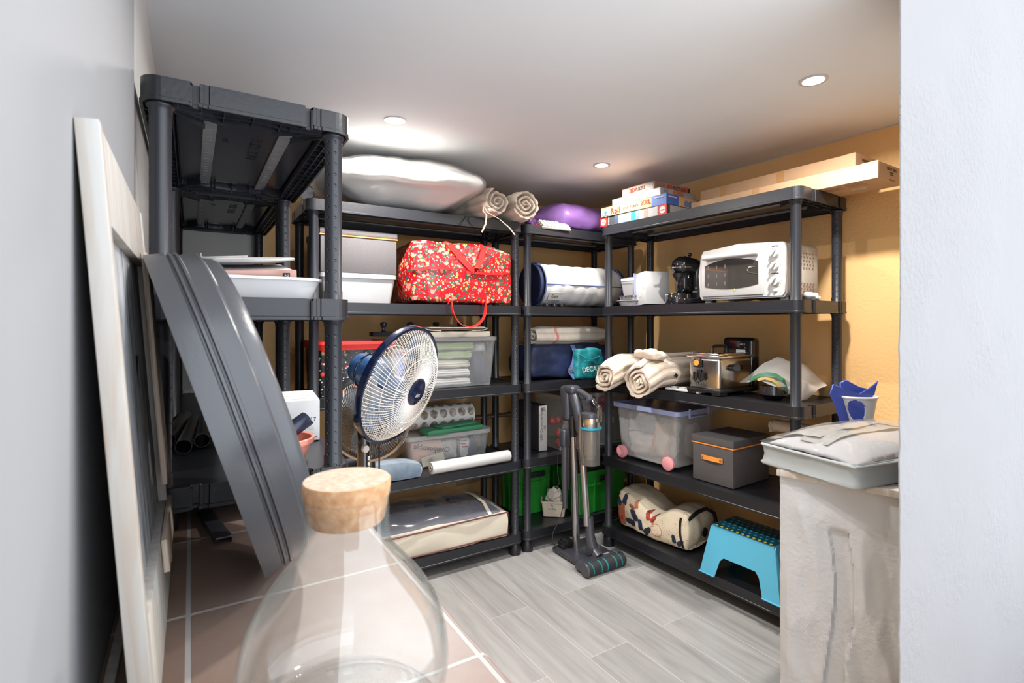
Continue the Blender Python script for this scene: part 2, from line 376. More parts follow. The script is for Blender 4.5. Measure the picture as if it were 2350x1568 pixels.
def cyl(bm, c, r, h, rot=(0,0,0), n=24, r2=None, cap=True, mi=0, mx=None):
    """cylinder centred at c along local z"""
    rr = bmesh.ops.create_cone(bm, cap_ends=cap, cap_tris=False, segments=n, radius1=r, radius2=r if r2 is None else r2, depth=h)
    vs = rr['verts']
    for f in {f for v in vs for f in v.link_faces}: f.material_index = mi
    xf(bm, vs, c, rot, mx); return vs
def lathe(bm, prof, c=(0,0,0), rot=(0,0,0), n=48, mi=0, closed=False, mx=None, squash=(1,1)):
    rings = []
    allv = []
    for r, z in prof:
        if r < 1e-5: ring = [bm.verts.new((0, 0, z))]
        else: ring = [bm.verts.new((r*cos(2*pi*k/n)*squash[0], r*sin(2*pi*k/n)*squash[1], z)) for k in range(n)]
        rings.append(ring); allv += ring
    pairs = list(zip(rings, rings[1:]))
    if closed: pairs.append((rings[-1], rings[0]))
    for a, b in pairs:
        for k in range(n):
            k2 = (k+1) % n
            if len(a) == 1 and len(b) == 1: continue
            if len(a) == 1: f = bm.faces.new((a[0], b[k], b[k2]))
            elif len(b) == 1: f = bm.faces.new((a[k], a[k2], b[0]))
            else: f = bm.faces.new((a[k], a[k2], b[k2], b[k]))
            f.material_index = mi
    xf(bm, allv, c, rot, mx); return allv
def tube(bm, pts, r, n=8, mi=0, cap=True, flat=None, closed=False):
    """tube along pts; flat=(w,h) gives a ribbon-like section"""
    pts = [Vector(p) for p in pts]; rings = []
    up = Vector((0, 0, 1)); prev = None
    L = len(pts)
    for i, p in enumerate(pts):
        a = pts[(i-1) % L] if (closed or i > 0) else p
        b = pts[(i+1) % L] if (closed or i < L-1) else p
        d = (b-a).normalized()
        if prev is None:
            u = d.cross(up)
            if u.length < 0.05: u = d.cross(Vector((0, 1, 0)))
            u.normalize()
        else:
            u = prev - d*prev.dot(d)
            if u.length < 1e-4: u = d.cross(up)
            u.normalize()
        prev = u; w = d.cross(u).normalized()
        rr = r[i] if isinstance(r, (list, tuple)) else r
        ring = []
        for k in range(n):
            q = 2*pi*k/n
            if flat: ring.append(bm.verts.new(p + u*cos(q)*flat[0] + w*sin(q)*flat[1]))
            else: ring.append(bm.verts.new(p + u*cos(q)*rr + w*sin(q)*rr))
        rings.append(ring)
    prs = list(zip(rings, rings[1:]))
    if closed: prs.append((rings[-1], rings[0]))
    for a, b in prs:
        for k in range(n):
            f = bm.faces.new((a[k], a[(k+1) % n], b[(k+1) % n], b[k])); f.material_index = mi
    if cap and not closed:
        for rg in (rings[0], rings[-1]):
            try: bm.faces.new(rg).material_index = mi
            except ValueError: pass
    return [v for rg in rings for v in rg]
def ribbon(bm, pts, width, thick=0.0015, wdir=(1,0,0), mi=0):
    """flat strap of given width along pts; wdir is the width direction"""
    wd = Vector(wdir).normalized(); pts = [Vector(p) for p in pts]; rows = []
    for i, p in enumerate(pts):
        d = (pts[min(i+1, len(pts)-1)] - pts[max(i-1, 0)]).normalized()
        n_ = d.cross(wd).normalized(); w2 = n_.cross(d).normalized()
        rows.append([bm.verts.new(p + w2*sx*width/2 + n_*sn*thick/2) for sx, sn in ((-1,-1),(1,-1),(1,1),(-1,1))])
    for a, b in zip(rows, rows[1:]):
        for k in range(4): bm.faces.new((a[k], a[(k+1) % 4], b[(k+1) % 4], b[k])).material_index = mi
    bm.faces.new(rows[0]).material_index = mi; bm.faces.new(rows[-1]).material_index = mi
def prism(bm, outline, z0, z1, c=(0,0,0), rot=(0,0,0), mi=0, mx=None, cap=True):
    a = [bm.verts.new((x, y, z0)) for x, y in outline]; b = [bm.verts.new((x, y, z1)) for x, y in outline]
    n = len(outline)
    fs = [bm.faces.new((a[i], a[(i+1) % n], b[(i+1) % n], b[i])) for i in range(n)]
    if cap: fs += [bm.faces.new(a[::-1]), bm.faces.new(b)]
    for f in fs: f.material_index = mi
    xf(bm, a+b, c, rot, mx); return a+b
def rrect(w, d, r, n=6):
    pts = []
    for cx, cy, a0 in ((w/2-r, d/2-r, 0), (-w/2+r, d/2-r, 90), (-w/2+r, -d/2+r, 180), (w/2-r, -d/2+r, 270)):
        for k in range(n+1):
            a = R(a0+90*k/n); pts.append((cx+r*cos(a), cy+r*sin(a)))
    return pts
def tub(bm, w, d, h, r=0.03, wall=0.0025, taper=0.92, lip=0.0, liph=0.006, mi=0, n=6):
    """open container, base at z=0, rim at z=h"""
    def ring(W_, D_, r_, z): return [bm.verts.new((x, y, z)) for x, y in rrect(W_, D_, max(r_, 0.001), n)]
    rs = [ring(w*taper, d*taper, r*0.9, 0), ring(w, d, r, h-liph)]
    if lip: rs += [ring(w+2*lip, d+2*lip, r+lip, h-liph), ring(w+2*lip, d+2*lip, r+lip, h)]
    else: rs += [ring(w, d, r, h)]
    rs += [ring(w-2*wall, d-2*wall, r-wall, h), ring(w*taper-2*wall, d*taper-2*wall, r*0.9-wall, wall)]
    m_ = len(rs[0])
    for a, b in zip(rs, rs[1:]):
        for k in range(m_): bm.faces.new((a[k], a[(k+1) % m_], b[(k+1) % m_], b[k])).material_index = mi
    bm.faces.new(rs[0][::-1]).material_index = mi; bm.faces.new(rs[-1]).material_index = mi
def lidplate(bm, w, d, r, z0, z1, edge=0.008, n=6, mi=0):
    """box lid with a raised inner field"""
    def ring(W_, D_, r_, z): return [bm.verts.new((x, y, z)) for x, y in rrect(W_, D_, max(r_, 0.001), n)]
    rs = [ring(w, d, r, z0), ring(w, d, r, z1), ring(w-2*edge, d-2*edge, r-edge*0.6, z1), ring(w-3.2*edge, d-3.2*edge, r-edge*0.8, z1-(z1-z0)*0.35)]
    m_ = len(rs[0])
    for a, b in zip(rs, rs[1:]):
        for k in range(m_): bm.faces.new((a[k], a[(k+1) % m_], b[(k+1) % m_], b[k])).material_index = mi
    bm.faces.new(rs[0][::-1]).material_index = mi; bm.faces.new(rs[-1]).material_index = mi
def soft(bm, w, d, h, e=0.5, n=14, amp=0.0, sc=6.0, seed=0, pinch=0.0, flatb=0.0, mi=0, ridge=None):
    """soft stuffed block centred on x,y with base at z=0. e: 0 = box, 1 = ellipsoid; pinch pulls corners to a seam"""
    r = bmesh.ops.create_cube(bm, size=2.0); 
    bmesh.ops.subdivide_edges(bm, edges=list({e_ for v in r['verts'] for e_ in v.link_edges}), cuts=n, use_grid_fill=True)
    vs = [v for v in bm.verts if not v.tag]
    for v in vs:
        c = v.co.copy(); x, y, z = c
        sph = Vector((x*sqrt(max(0,1-y*y/2-z*z/2+y*y*z*z/3)), y*sqrt(max(0,1-x*x/2-z*z/2+x*x*z*z/3)), z*sqrt(max(0,1-x*x/2-y*y/2+x*x*y*y/3))))
        q = c.lerp(sph, e)
        if pinch:
            f = max(abs(x), abs(y))**3*pinch
            q.z *= (1-f); k = 1+0.10*pinch*(abs(x*y))
            q.x *= k; q.y *= k
        if ridge: q *= 1+ridge[0]*sin(ridge[1]*(x if ridge[2] == 'x' else y if ridge[2] == 'y' else z))
        p_ = Vector((q.x*w/2, q.y*d/2, q.z*h/2+h/2))
        if amp:
            nn = noise.noise(p_*sc + Vector((seed*3.1, seed*1.7, seed)))
            n2 = noise.noise(p_*sc*2.7 + Vector((seed, seed*2.7, 1)))
            dr = Vector((q.x, q.y, q.z)); dr = dr.normalized() if dr.length else Vector((0,0,1))
            p_ += dr*amp*(nn+0.5*n2)
        if p_.z < flatb: p_.z = flatb + (p_.z-flatb)*0.1
        if p_.z < 0: p_.z = 0
        v.co = p_; v.tag = True
        for f in v.link_faces: f.material_index = mi
    return vs
def quilt_roll(bm, L, r0, turns, hw=0.016, rows=14, seed=0, squash=1.0, rnd=0.004, steps=56):
    """rolled quilt along +x, base at z=0; spiral sheet with puffed channels"""
    tot = int(turns*steps); pitch = (r0-hw)/turns; ang = []; sheets = []
    per = 6   # samples per channel
    def rad(i): return max(0.006, r0-hw - pitch*(i/steps))
    # arc-length parameterised bumps
    s = 0; pos = []
    for i in range(tot+1):
        pos.append(s); s += rad(i)*2*pi/steps
    ch = s/max(6, round(s/(hw*2.6)))
    nx = rows
    grid_o, grid_i = [], []
    for i in range(tot+1):
        a = -2*pi*i/steps - 0.9 + seed; rr = rad(i)
        puff = abs(sin(pi*pos[i]/ch))**0.7
        th = min(hw, pitch*0.5)*(0.56+0.58*puff)
        ro, ri = [], []
        for k in range(nx+1):
            x = L*k/nx
            jit = rnd*noise.noise(Vector((x*9, a*1.3+seed, rr*30)))
            endr = 0.35 if k in (0, nx) else 1.0
            xx = x + (0.006*sin(a*3+seed) if k in (0, nx) else 0)
            for lst, sg in ((ro, 1), (ri, -1)):
                R_ = rr + jit + sg*th*endr + (0.007*(puff-0.5)*min(1, 1.6-i/steps*0.6) if (sg > 0 and i < steps*1.1) else 0)
                lst.append(bm.verts.new((xx, R_*cos(a), R_*sin(a)*squash)))
        grid_o.append(ro); grid_i.append(ri)
    for g in (grid_o, grid_i):
        for i in range(tot):
            for k in range(nx): bm.faces.new((g[i][k], g[i][k+1], g[i+1][k+1], g[i+1][k]))
    for k in (0, nx):
        for i in range(tot): bm.faces.new((grid_o[i][k], grid_o[i+1][k], grid_i[i+1][k], grid_i[i][k]))
    for i in (0, tot):
        for k in range(nx): bm.faces.new((grid_o[i][k], grid_o[i][k+1], grid_i[i][k+1], grid_i[i][k]))
    mz = min(v.co.z for v in bm.verts)
    for v in bm.verts: v.co.z -= mz
def wrap_band(name, body, x, width, m, parent, thick=0.003, n=36):
    """a band around a roll that follows its surface"""
    from mathutils.bvhtree import BVHTree
    me = body.data; bv = BVHTree.FromPolygons([v.co.copy() for v in me.vertices], [tuple(p.vertices) for p in me.polygons])
    near = [v.co for v in me.vertices if abs(v.co.x-x) < 0.03]
    cy = (max(v.y for v in near)+min(v.y for v in near))/2; cz = (max(v.z for v in near)+min(v.z for v in near))/2
    pts = []
    for k in range(n):
        a = 2*pi*k/n; d = Vector((0, cos(a), sin(a))); o = Vector((x, cy, cz))+d*0.4
        h = bv.ray_cast(o, -d)[0]
        if h: pts.append(h+d*thick*0.6)
    bm = B(); ribbon(bm, pts+pts[:1], width, thick, wdir=(1, 0, 0)); return finish(name, bm, m, parent)
def text(body, size, m, parent, loc, rot, name='lettering', ext=0.0004, align='CENTER', sx=1.0, lab=None, bold=0.0):
    cu = bpy.data.curves.new('txt', 'FONT'); cu.body = body; cu.size = size; cu.extrude = ext; cu.align_x = align; cu.align_y = 'CENTER'; cu.offset = bold
    cu.resolution_u = 2
    tmp = bpy.data.objects.new('txt', cu); COL.objects.link(tmp)
    bpy.context.view_layer.update()
    me = bpy.data.meshes.new_from_object(tmp.evaluated_get(bpy.context.evaluated_depsgraph_get()))
    bpy.data.objects.remove(tmp); bpy.data.curves.remove(cu)
    me.materials.clear(); me.materials.append(M[m])
    o = bpy.data.objects.new(name, me); COL.objects.link(o); o.parent = parent; o.location = loc; o.rotation_euler = rot; o.scale = (sx, 1, 1)
    if lab: o['label'] = lab
    return o
def copy_tree(o, parent=None):
    c = o.copy(); COL.objects.link(c)
    if parent: c.parent = parent
    for ch in list(o.children): copy_tree(ch, c)
    return c
FR = (pi/2, 0, 0)    # text facing -y
# ------------------------------------------------------------------ the room
LX, BY, RX, LZ, LEX = -0.098, 3.13, 2.60, 0.85, 0.345
def slab(name, x0, x1, y0, y1, z0, z1, m):
    bm = B(); box(bm, ((x0+x1)/2, (y0+y1)/2, (z0+z1)/2), (x1-x0, y1-y0, z1-z0))
    return struct(finish(name, bm, m, smooth=False))
slab('floor', LEX-0.02, 3.0, -0.6, BY+0.1, -0.1, 0, 'floor')
slab('ceiling', -0.3, 3.0, 0.56, BY+0.1, CEIL, CEIL+0.08, 'ceiling')
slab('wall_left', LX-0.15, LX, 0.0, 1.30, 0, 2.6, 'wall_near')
slab('wall_left_recess', LX-0.15, LX-0.006, 1.30, BY+0.1, 0, CEIL, 'wall_pale')
slab('wall_back', LEX-0.01, RX, BY, BY+0.12, 0, CEIL, 'wall_orange')
slab('wall_back_pale', LX-0.1, LEX-0.01, BY, BY+0.12, 0, CEIL, 'wall_pale')
slab('wall_right', RX, RX+0.12, 0.56, BY+0.12, 0, CEIL, 'wall_orange')

def ledge():
    bm = B()
    x0, x1, y0, y1 = LX-0.02, LEX, -0.3, BY
    box(bm, ((x0+x1)/2-0.006, (y0+y1)/2, (LZ-0.015)/2), (x1-x0-0.012, y1-y0, LZ-0.015), mi=1)
    # tiled top with an uneven nosing
    n = 70; top = []; bot = []
    for i in range(n+1):
        y = y0+(y1-y0)*i/n; e = x1+0.003*noise.noise(Vector((y*14, 1, 0)))+0.0015*noise.noise(Vector((y*60, 4, 0)))
        top.append([bm.verts.new((x0, y, LZ)), bm.verts.new((e-0.006, y, LZ)), bm.verts.new((e, y, LZ-0.005)), bm.verts.new((e-0.002, y, LZ-0.018)), bm.verts.new((x0, y, LZ-0.018))])
    for a, b in zip(top, top[1:]):
        for k in range(5): bm.faces.new((a[k], a[(k+1) % 5], b[(k+1) % 5], b[k]))
    bm.faces.new(top[0]); bm.faces.new(top[-1])
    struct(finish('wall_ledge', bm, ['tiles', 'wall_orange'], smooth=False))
ledge()

def rough_wall():
    """white jamb wall, its left arris broken and uneven below the middle"""
    bm = B(); yf = 0.55; xe = at(2068, 500, Y=yf).x; zs = 90; xs = 60; x_end = 3.4
    z0, z1 = 0.0, 2.6
    def edge(z):
        low = max(0.0, min(1.0, (1.34-z)/0.08))
        return xe - 0.006*low + low*(0.004*noise.noise(Vector((1, z*22, 0)))+0.0025*noise.noise(Vector((2, z*80, 0))))
    rows = []
    for j in range(zs+1):
        z = z0+(z1-z0)*j/zs; e = edge(z); row = []
        for i in range(xs+1):
            u = (i/xs)**2; x = e+(x_end-e)*u
            y = yf + 0.0016*noise.noise(Vector((x*7, z*9, 0)))*max(0.2, min(1, (1.5-z)*2))
            if i == 0: y += 0.003
            row.append(bm.verts.new((x, y, z)))
        rows.append(row)
    for a, b in zip(rows, rows[1:]):
        for i in range(xs): bm.faces.new((a[i], a[i+1], b[i+1], b[i]))
    back = [bm.verts.new((edge(z0+(z1-z0)*j/zs)+0.24, yf+0.075, z0+(z1-z0)*j/zs)) for j in range(zs+1)]
    b2 = [bm.verts.new((x_end, yf+0.075, z0+(z1-z0)*j/zs)) for j in range(zs+1)]
    for j in range(zs):
        bm.faces.new((rows[j][0], rows[j+1][0], back[j+1], back[j])); bm.faces.new((back[j], back[j+1], b2[j+1], b2[j]))
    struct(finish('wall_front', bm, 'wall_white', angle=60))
rough_wall()

def half_wall():
    """low broken wall with a lumpy lining-paper face and a pale board along its top"""
    A_ = at(1790, 1300, depth=1.60).xy; A_ = Vector((A_.x, A_.y)); C_ = Vector((1.62, 0.632))
    H0 = LZ+0.0
    bm = B(); nx, nz = 60, 80; rows = []
    d = C_-A_; nrm = Vector((d.y, -d.x)).normalized()
    if nrm.x > 0: nrm = -nrm
    for j in range(nz+1):
        z = (H0-0.004)*j/nz; row = []
        for i in range(nx+1):
            u = i/nx; p = A_+d*u
            v3 = Vector((u*1.6+z*0.7, z*1.5-u*0.6, 3))
            k = abs(noise.noise(v3*1.6)); k2 = abs(noise.noise(v3*4.1+Vector((3,1,0))))
            bulge = 0.013*(1-k*2.4) + 0.004*(1-k2*2)
            rec = 0.012 if (0.44 < u+0.05*sin(z*9) < 0.60 and 0.16 < z < 0.70) else 0
            up = max(0, min(1, (0.80-z)/0.06))
            off = (bulge - rec)*up*min(1, u*12)
            q = p + nrm*off
            if i == 0: q += nrm*0.004*noise.noise(Vector((0, z*30, 0)))
            row.append(bm.verts.new((q.x, q.y, z)))
        rows.append(row)
    for a, b in zip(rows, rows[1:]):
        for i in range(nx): bm.faces.new((a[i], a[i+1], b[i+1], b[i]))
    # body behind
    bx = [Vector((RX-0.01, 0.66)), Vector((RX-0.01, 1.075)), Vector((A_.x*1.175, A_.y*1.165))]
    bo = [bm.verts.new((p.x, p.y, 0)) for p in bx]; to = [bm.verts.new((p.x, p.y, H0-0.004)) for p in bx]
    for k in range(2): bm.faces.new((bo[k], bo[k+1], to[k+1], to[k]))
    bm.faces.new([to[0], to[1], to[2]] + [rows[-1][i] for i in range(0, nx+1)])
    bm.faces.new([bo[2], to[2]] + [rows[j][0] for j in range(nz, -1, -1)])
    bm.faces.new([bo[0], to[0]] + [rows[j][nx] for j in range(nz, -1, -1)])
    struct(finish('wall_half', bm, 'plaster_rough', angle=55))
    bm = B(); ang = atan2(d.y, d.x)
    m_ = (A_+C_)/2 - nrm*0.02
    box(bm, (m_.x, m_.y, H0-0.008), (d.length+0.01, 0.075, 0.02), rot=(0, 0, ang), bev=0.002)
    struct(finish('trim_1', bm, 'pine'))
half_wall()
# thin uneven white line where the ceiling paint meets the yellow walls
def cut_line():
    bm = B(); pts = []; n = 90
    for i in range(n+1):
        y = 0.9+(BY-0.92)*i/n; w = 0.003+0.004*max(0, noise.noise(Vector((y*9, 0, 0)))+0.25)
        pts.append((y, w))
    for (y, w), (y2, w2) in zip(pts, pts[1:]):
        x = RX-0.0015
        vs = [bm.verts.new(q) for q in ((x, y, CEIL), (x, y2, CEIL), (x, y2, CEIL-w2), (x, y, CEIL-w), (x+0.01, y, CEIL), (x+0.01, y2, CEIL), (x+0.01, y2, CEIL-w2), (x+0.01, y, CEIL-w))]
        for f in ((0,1,2,3), (3,2,6,7)): bm.faces.new([vs[k] for k in f])
    struct(finish('trim_2', bm, 'white', smooth=False))
cut_line()

for i, (x, y) in enumerate(LAMPS):
    names = ['recessed spotlight above the big plastic-wrapped cushion', 'recessed spotlight nearest the room corner, above the purple bag',
             'recessed spotlight above the long cardboard boxes by the white wall', 'recessed spotlight at the very top edge, above the bottle']
    t = thing('ceiling_light', names[i], 'light', (x, y, CEIL), 0, 'ceiling spotlights')
    bm = B(); lathe(bm, [(0.046, -0.0005), (0.046, -0.004), (0.036, -0.005), (0.034, -0.001)], n=32, closed=True); finish('trim_ring', bm, 'white_gloss', t)
    bm = B(); lathe(bm, [(0.0335, -0.0012), (0.0335, -0.0035), (0, -0.0035), (0, -0.0012)][::1], n=32); finish('lens', bm, 'lampglow', t)

# ------------------------------------------------------------------ shelving units
SW = 0.364; OV = 0.036
def shelf_outline(Ls, e=0.0):
    """long axis y, short sides carry two notches each"""
    w, l, r = SW+2*OV+2*e, Ls+2*OV+2*e, 0.038+e
    pts = []
    def notch(y, s):
        q = []
        for cx in (s*(-(w/2-0.10)), s*(w/2-0.10)):
            c = cx; d = -1 if y < 0 else 1
            q += [(c-s*0.009, y), (c-s*0.008, y-d*0.016), (c+s*0.008, y-d*0.016), (c+s*0.009, y), (c+s*0.016, y), (c+s*0.018, y-d*0.003), (c+s*0.026, y-d*0.003), (c+s*0.028, y)]
        return q
    n = 7
    def arc(cx, cy, a0): return [(cx+r*cos(R(a0+90*k/n)), cy+r*sin(R(a0+90*k/n))) for k in range(n+1)]
    pts += arc(w/2-r, l/2-r, 0); pts += notch(l/2, -1); pts += arc(-w/2+r, l/2-r, 90)
    pts += arc(-w/2+r, -l/2+r, 180); pts += notch(-l/2, 1); pts += arc(w/2-r, -l/2+r, 270)
    return pts
SHELF = {}
def shelf_mesh(Ls):
    if Ls in SHELF: return SHELF[Ls]
    bm = B(); H = 0.052
    o = shelf_outline(Ls); i_ = shelf_outline(Ls, -0.004)
    def ring(pts, z): return [bm.verts.new((x, y, z)) for x, y in pts]
    lip = shelf_outline(Ls, 0.0022)
    rs = [ring(i_, -0.002), ring(o, 0), ring(o, -0.043), ring(lip, -0.0445), ring(lip, -H), ring(i_, -H), ring(i_, -0.006)]
    n = len(o)
    for a, b in zip(rs, rs[1:]):
        for k in range(n): bm.faces.new((a[k], a[(k+1) % n], b[(k+1) % n], b[k]))
    bm.faces.new(rs[0]); bm.faces.new(rs[-1][::-1])
    w, l = SW+2*OV, Ls+2*OV
    T = 0.0022
    # lattice along both long edges
    for s in (-1, 1):
        for off in (0.018, 0.036, 0.056): box(bm, (s*(w/2-off), 0, -0.028), (T, l-0.09, 0.042), mi=1)
        k = int(l/0.045)
        for j in range(1, k): box(bm, (s*(w/2-0.029), -l/2+l*j/k, -0.028), (0.054, T, 0.036), mi=1)
    # end grids: wavy cross ribs, struts and rays from the sockets
    for s in (-1, 1):
        for off, amp in ((0.03, 0.006), (0.055, 0.012), (0.085, 0.016)):
            pts = [((-w/2+0.03)+(w-0.06)*q/24, s*(l/2-off-amp*(1-cos(4*pi*q/24))/2), -0.026) for q in range(25)]
            for p, q in zip(pts, pts[1:]):
                d = Vector(q)-Vector(p); box(bm, ((p[0]+q[0])/2, (p[1]+q[1])/2, -0.026), (d.length+0.001, T, 0.04), rot=(0, 0, atan2(d.y, d.x)), mi=1)
        for x in (-0.15, -0.105, -0.06, 0.0, 0.06, 0.105, 0.15): box(bm, (x, s*(l/2-0.055), -0.026), (T, 0.10, 0.04), mi=1)
        for sx in (-1, 1):
            for tx, ty in ((0.085, 0.11), (0.13, 0.07), (0.10, 0.02)):
                p = Vector((sx*(w/2-OV), s*(l/2-OV), 0)); q = p+Vector((-sx*tx, -s*ty, 0)); d = q-p
                box(bm, ((p.x+q.x)/2, (p.y+q.y)/2, -0.03), (d.length, T, 0.042), rot=(0, 0, atan2(d.y, d.x)), mi=1)
    # smooth middle field hanging below the deck
    box(bm, (0, 0, -0.020), (w-0.12, l-0.24, 0.02), bev=0.006, mi=1)
    for f in bm.faces: f.smooth = False
    me = bpy.data.meshes.new('shelf'); bmesh.ops.recalc_face_normals(bm, faces=bm.faces); bm.to_mesh(me); bm.free()
    me.materials.append(M['plastic_dark']); me.materials.append(M['plastic_under'])
    bm = B(); box(bm, (0, 0, -0.034), (0.030, Ls-0.15, 0.006), bev=0.001)
    for q in range(int((Ls-0.15)/0.03)): box(bm, (0, -(Ls-0.15)/2+0.015+q*0.03, -0.0375), (0.012, 0.0015, 0.0012))
    mb = bpy.data.meshes.new('reinforcing_bar'); bm.to_mesh(mb); bm.free(); mb.materials.append(M['bar_grey'])
    SHELF[Ls] = (me, mb); return SHELF[Ls]
POSTS = {}
def post_mesh(h, tops):
    key = (round(h, 3), tuple(tops))
    if key in POSTS: return POSTS[key]
    bm = B(); prof = [(0.0, 0.03), (0.021, 0.03)]
    for tz in tops:
        if tz-0.052-0.012 > prof[-1][1]:
            prof += [(0.021, tz-0.070), (0.0225, tz-0.068), (0.0225, tz-0.058), (0.027, tz-0.056), (0.027, tz-0.050), (0.0225, tz-0.048)]
        if tz < tops[-1]-0.01: prof += [(0.0225, tz+0.020), (0.021, tz+0.022)]
    prof += [(0.0225, h-0.006), (0.0, h-0.006)]
    lathe(bm, prof, n=32)
    me = bpy.data.meshes.new('post')
    for f in bm.faces: f.smooth = True
    for e in bm.edges:
        if len(e.link_faces) == 2 and e.calc_face_angle(0) > R(35): e.smooth = False
    bmesh.ops.recalc_face_normals(bm, faces=bm.faces); bm.to_mesh(me); bm.free(); me.materials.append(M['post'])
    bm = B(); lathe(bm, [(0, 0), (0.033, 0), (0.034, 0.004), (0.027, 0.055), (0.0235, 0.062), (0.0235, 0.07), (0, 0.07)], n=28)
    mf = bpy.data.meshes.new('foot')
    for f in bm.faces: f.smooth = True
    bm.to_mesh(mf); bm.free(); mf.materials.append(M['plastic_dark'])
    POSTS[key] = (me, mf); return POSTS[key]
def link(name, me, parent, loc=(0,0,0), rz=0):
    o = bpy.data.objects.new(name, me); COL.objects.link(o); o.parent = parent; o.location = loc; o.rotation_euler = (0, 0, rz); return o
def unit(c, base, tops, Ls, rz, lab, rots):
    """tops: heights of the shelf tops over the unit's base"""
    t = thing('shelving_unit', lab, 'shelving unit', (c[0], c[1], base), rz, 'dark plastic shelving units')
    me, mb = shelf_mesh(Ls); mp, mf = post_mesh(tops[-1], tops)
    for z in tops:
        s = link('shelf', me, t, (0, 0, z))
        for x in (-0.085, 0.085): link('reinforcing_bar', mb, s, (x, 0, 0))
    for k, (sx, sy) in enumerate(((-1, -1), (1, -1), (1, 1), (-1, 1))):
        p = link('post', mp, t, (sx*SW/2, sy*Ls/2, 0), R(rots[k])-rz)
        link('foot', mf, p)
    return t
STD = [0.12, 0.527, 0.957, 1.396, 1.862]
LSHORT, LLONG = 0.815, 1.08
AX = 0.308-SW/2
unit((AX, 1.36+LSHORT/2), LZ, [0.095, 0.51, 0.975], LSHORT, 0, 'dark grey plastic shelving unit nearest the bottle, standing on the tiled ledge', (0, -114, -110, 0))
unit((AX, 2.255+LSHORT/2), LZ, [0.095, 0.51, 0.975], LSHORT, 0, 'dark grey plastic shelving unit on the tiled ledge, behind the nearest one', (0, -110, -110, 0))
BFY = 2.477
unit((0.475+LLONG/2, BFY+SW/2), 0, STD, LLONG, pi/2, 'wide dark plastic shelving unit on the back wall holding the red flowered bag', (-125, -160, 0, 0))
unit((1.638+LSHORT/2, BFY+SW/2), 0, STD, LSHORT, pi/2, 'narrower dark plastic shelving unit in the room corner holding the purple bag', (-125, -125, 0, 0))
# right-hand unit, turned slightly
DN = Vector((2.133, 1.21)); DF = Vector((2.083, 2.285)); dd = (DF-DN).normalized(); DRZ = atan2(dd.y, dd.x)-pi/2
DN2 = DF-dd*LLONG
DC = (DN2+DF)/2 + Vector((dd.y, -dd.x))*SW/2
unit((DC.x, DC.y), 0, STD, LLONG, DRZ, 'wide dark plastic shelving unit on the right wall holding the toaster oven', (-60, 0, 0, -60))
DM = Matrix.Translation((DC.x, DC.y, 0)) @ Matrix.Rotation(DRZ, 4, 'Z')
def onD(px, py, z):
    return at(px, py, Z=z)
# ------------------------------------------------------------------ things on the tiled ledge
def bottle():
    z = 0.60; c = at(797, 1100, depth=z)
    t = thing('glass_bottle', 'large clear glass carboy bottle with a cork in the foreground on the tiled ledge', 'bottle', (c.x, c.y, LZ))
    Ho = 0.252
    prof = [(0.0, 0.004), (0.05, 0.003), (0.092, 0.002), (0.102, 0.006), (0.110, 0.020), (0.1155, 0.045), (0.1165, 0.065), (0.113, 0.09), (0.104, 0.118), (0.088, 0.146), (0.070, 0.168), (0.056, 0.184), (0.0495, 0.196), (0.0475, 0.212), (0.0475, Ho-0.004), (0.0490, Ho)]
    inner = [(0.0468, Ho), (0.0452, Ho-0.004), (0.0452, 0.212), (0.047, 0.196), (0.0535, 0.184), (0.0675, 0.168), (0.0855, 0.146), (0.1015, 0.118), (0.1105, 0.09), (0.114, 0.065), (0.113, 0.045), (0.1075, 0.024), (0.098, 0.012), (0.07, 0.012), (0.04, 0.018), (0.0, 0.020)]
    def smooth(pr, k=4):
        out = []
        for i in range(len(pr)-1):
            p0 = pr[max(i-1, 0)]; p1 = pr[i]; p2 = pr[i+1]; p3 = pr[min(i+2, len(pr)-1)]
            for q in range(k):
                s = q/k
                out.append(tuple(0.5*((2*p1[a])+(-p0[a]+p2[a])*s+(2*p0[a]-5*p1[a]+4*p2[a]-p3[a])*s*s+(-p0[a]+3*p1[a]-3*p2[a]+p3[a])*s**3) for a in (0, 1)))
        return out+[pr[-1]]
    pr = [(max(r, 0), zz) for r, zz in smooth(prof)+smooth(inner)]
    pr[0] = (0, pr[0][1])
    bm = B(); lathe(bm, pr, n=96); finish('glass_body', bm, 'glass', t)
    bm = B(); lathe(bm, [(0, Ho-0.030), (0.0405, Ho-0.030), (0.0425, Ho-0.027), (0.0490, Ho+0.0085), (0.0490, Ho+0.0165), (0.0478, Ho+0.018), (0, Ho+0.0182)], n=72)
    for f in bm.faces:
        f.material_index = 1 if f.calc_center_median().z > Ho+0.0175 else 0
    finish('cork_stopper', bm, ['cork', 'corktop'], t)
bottle()

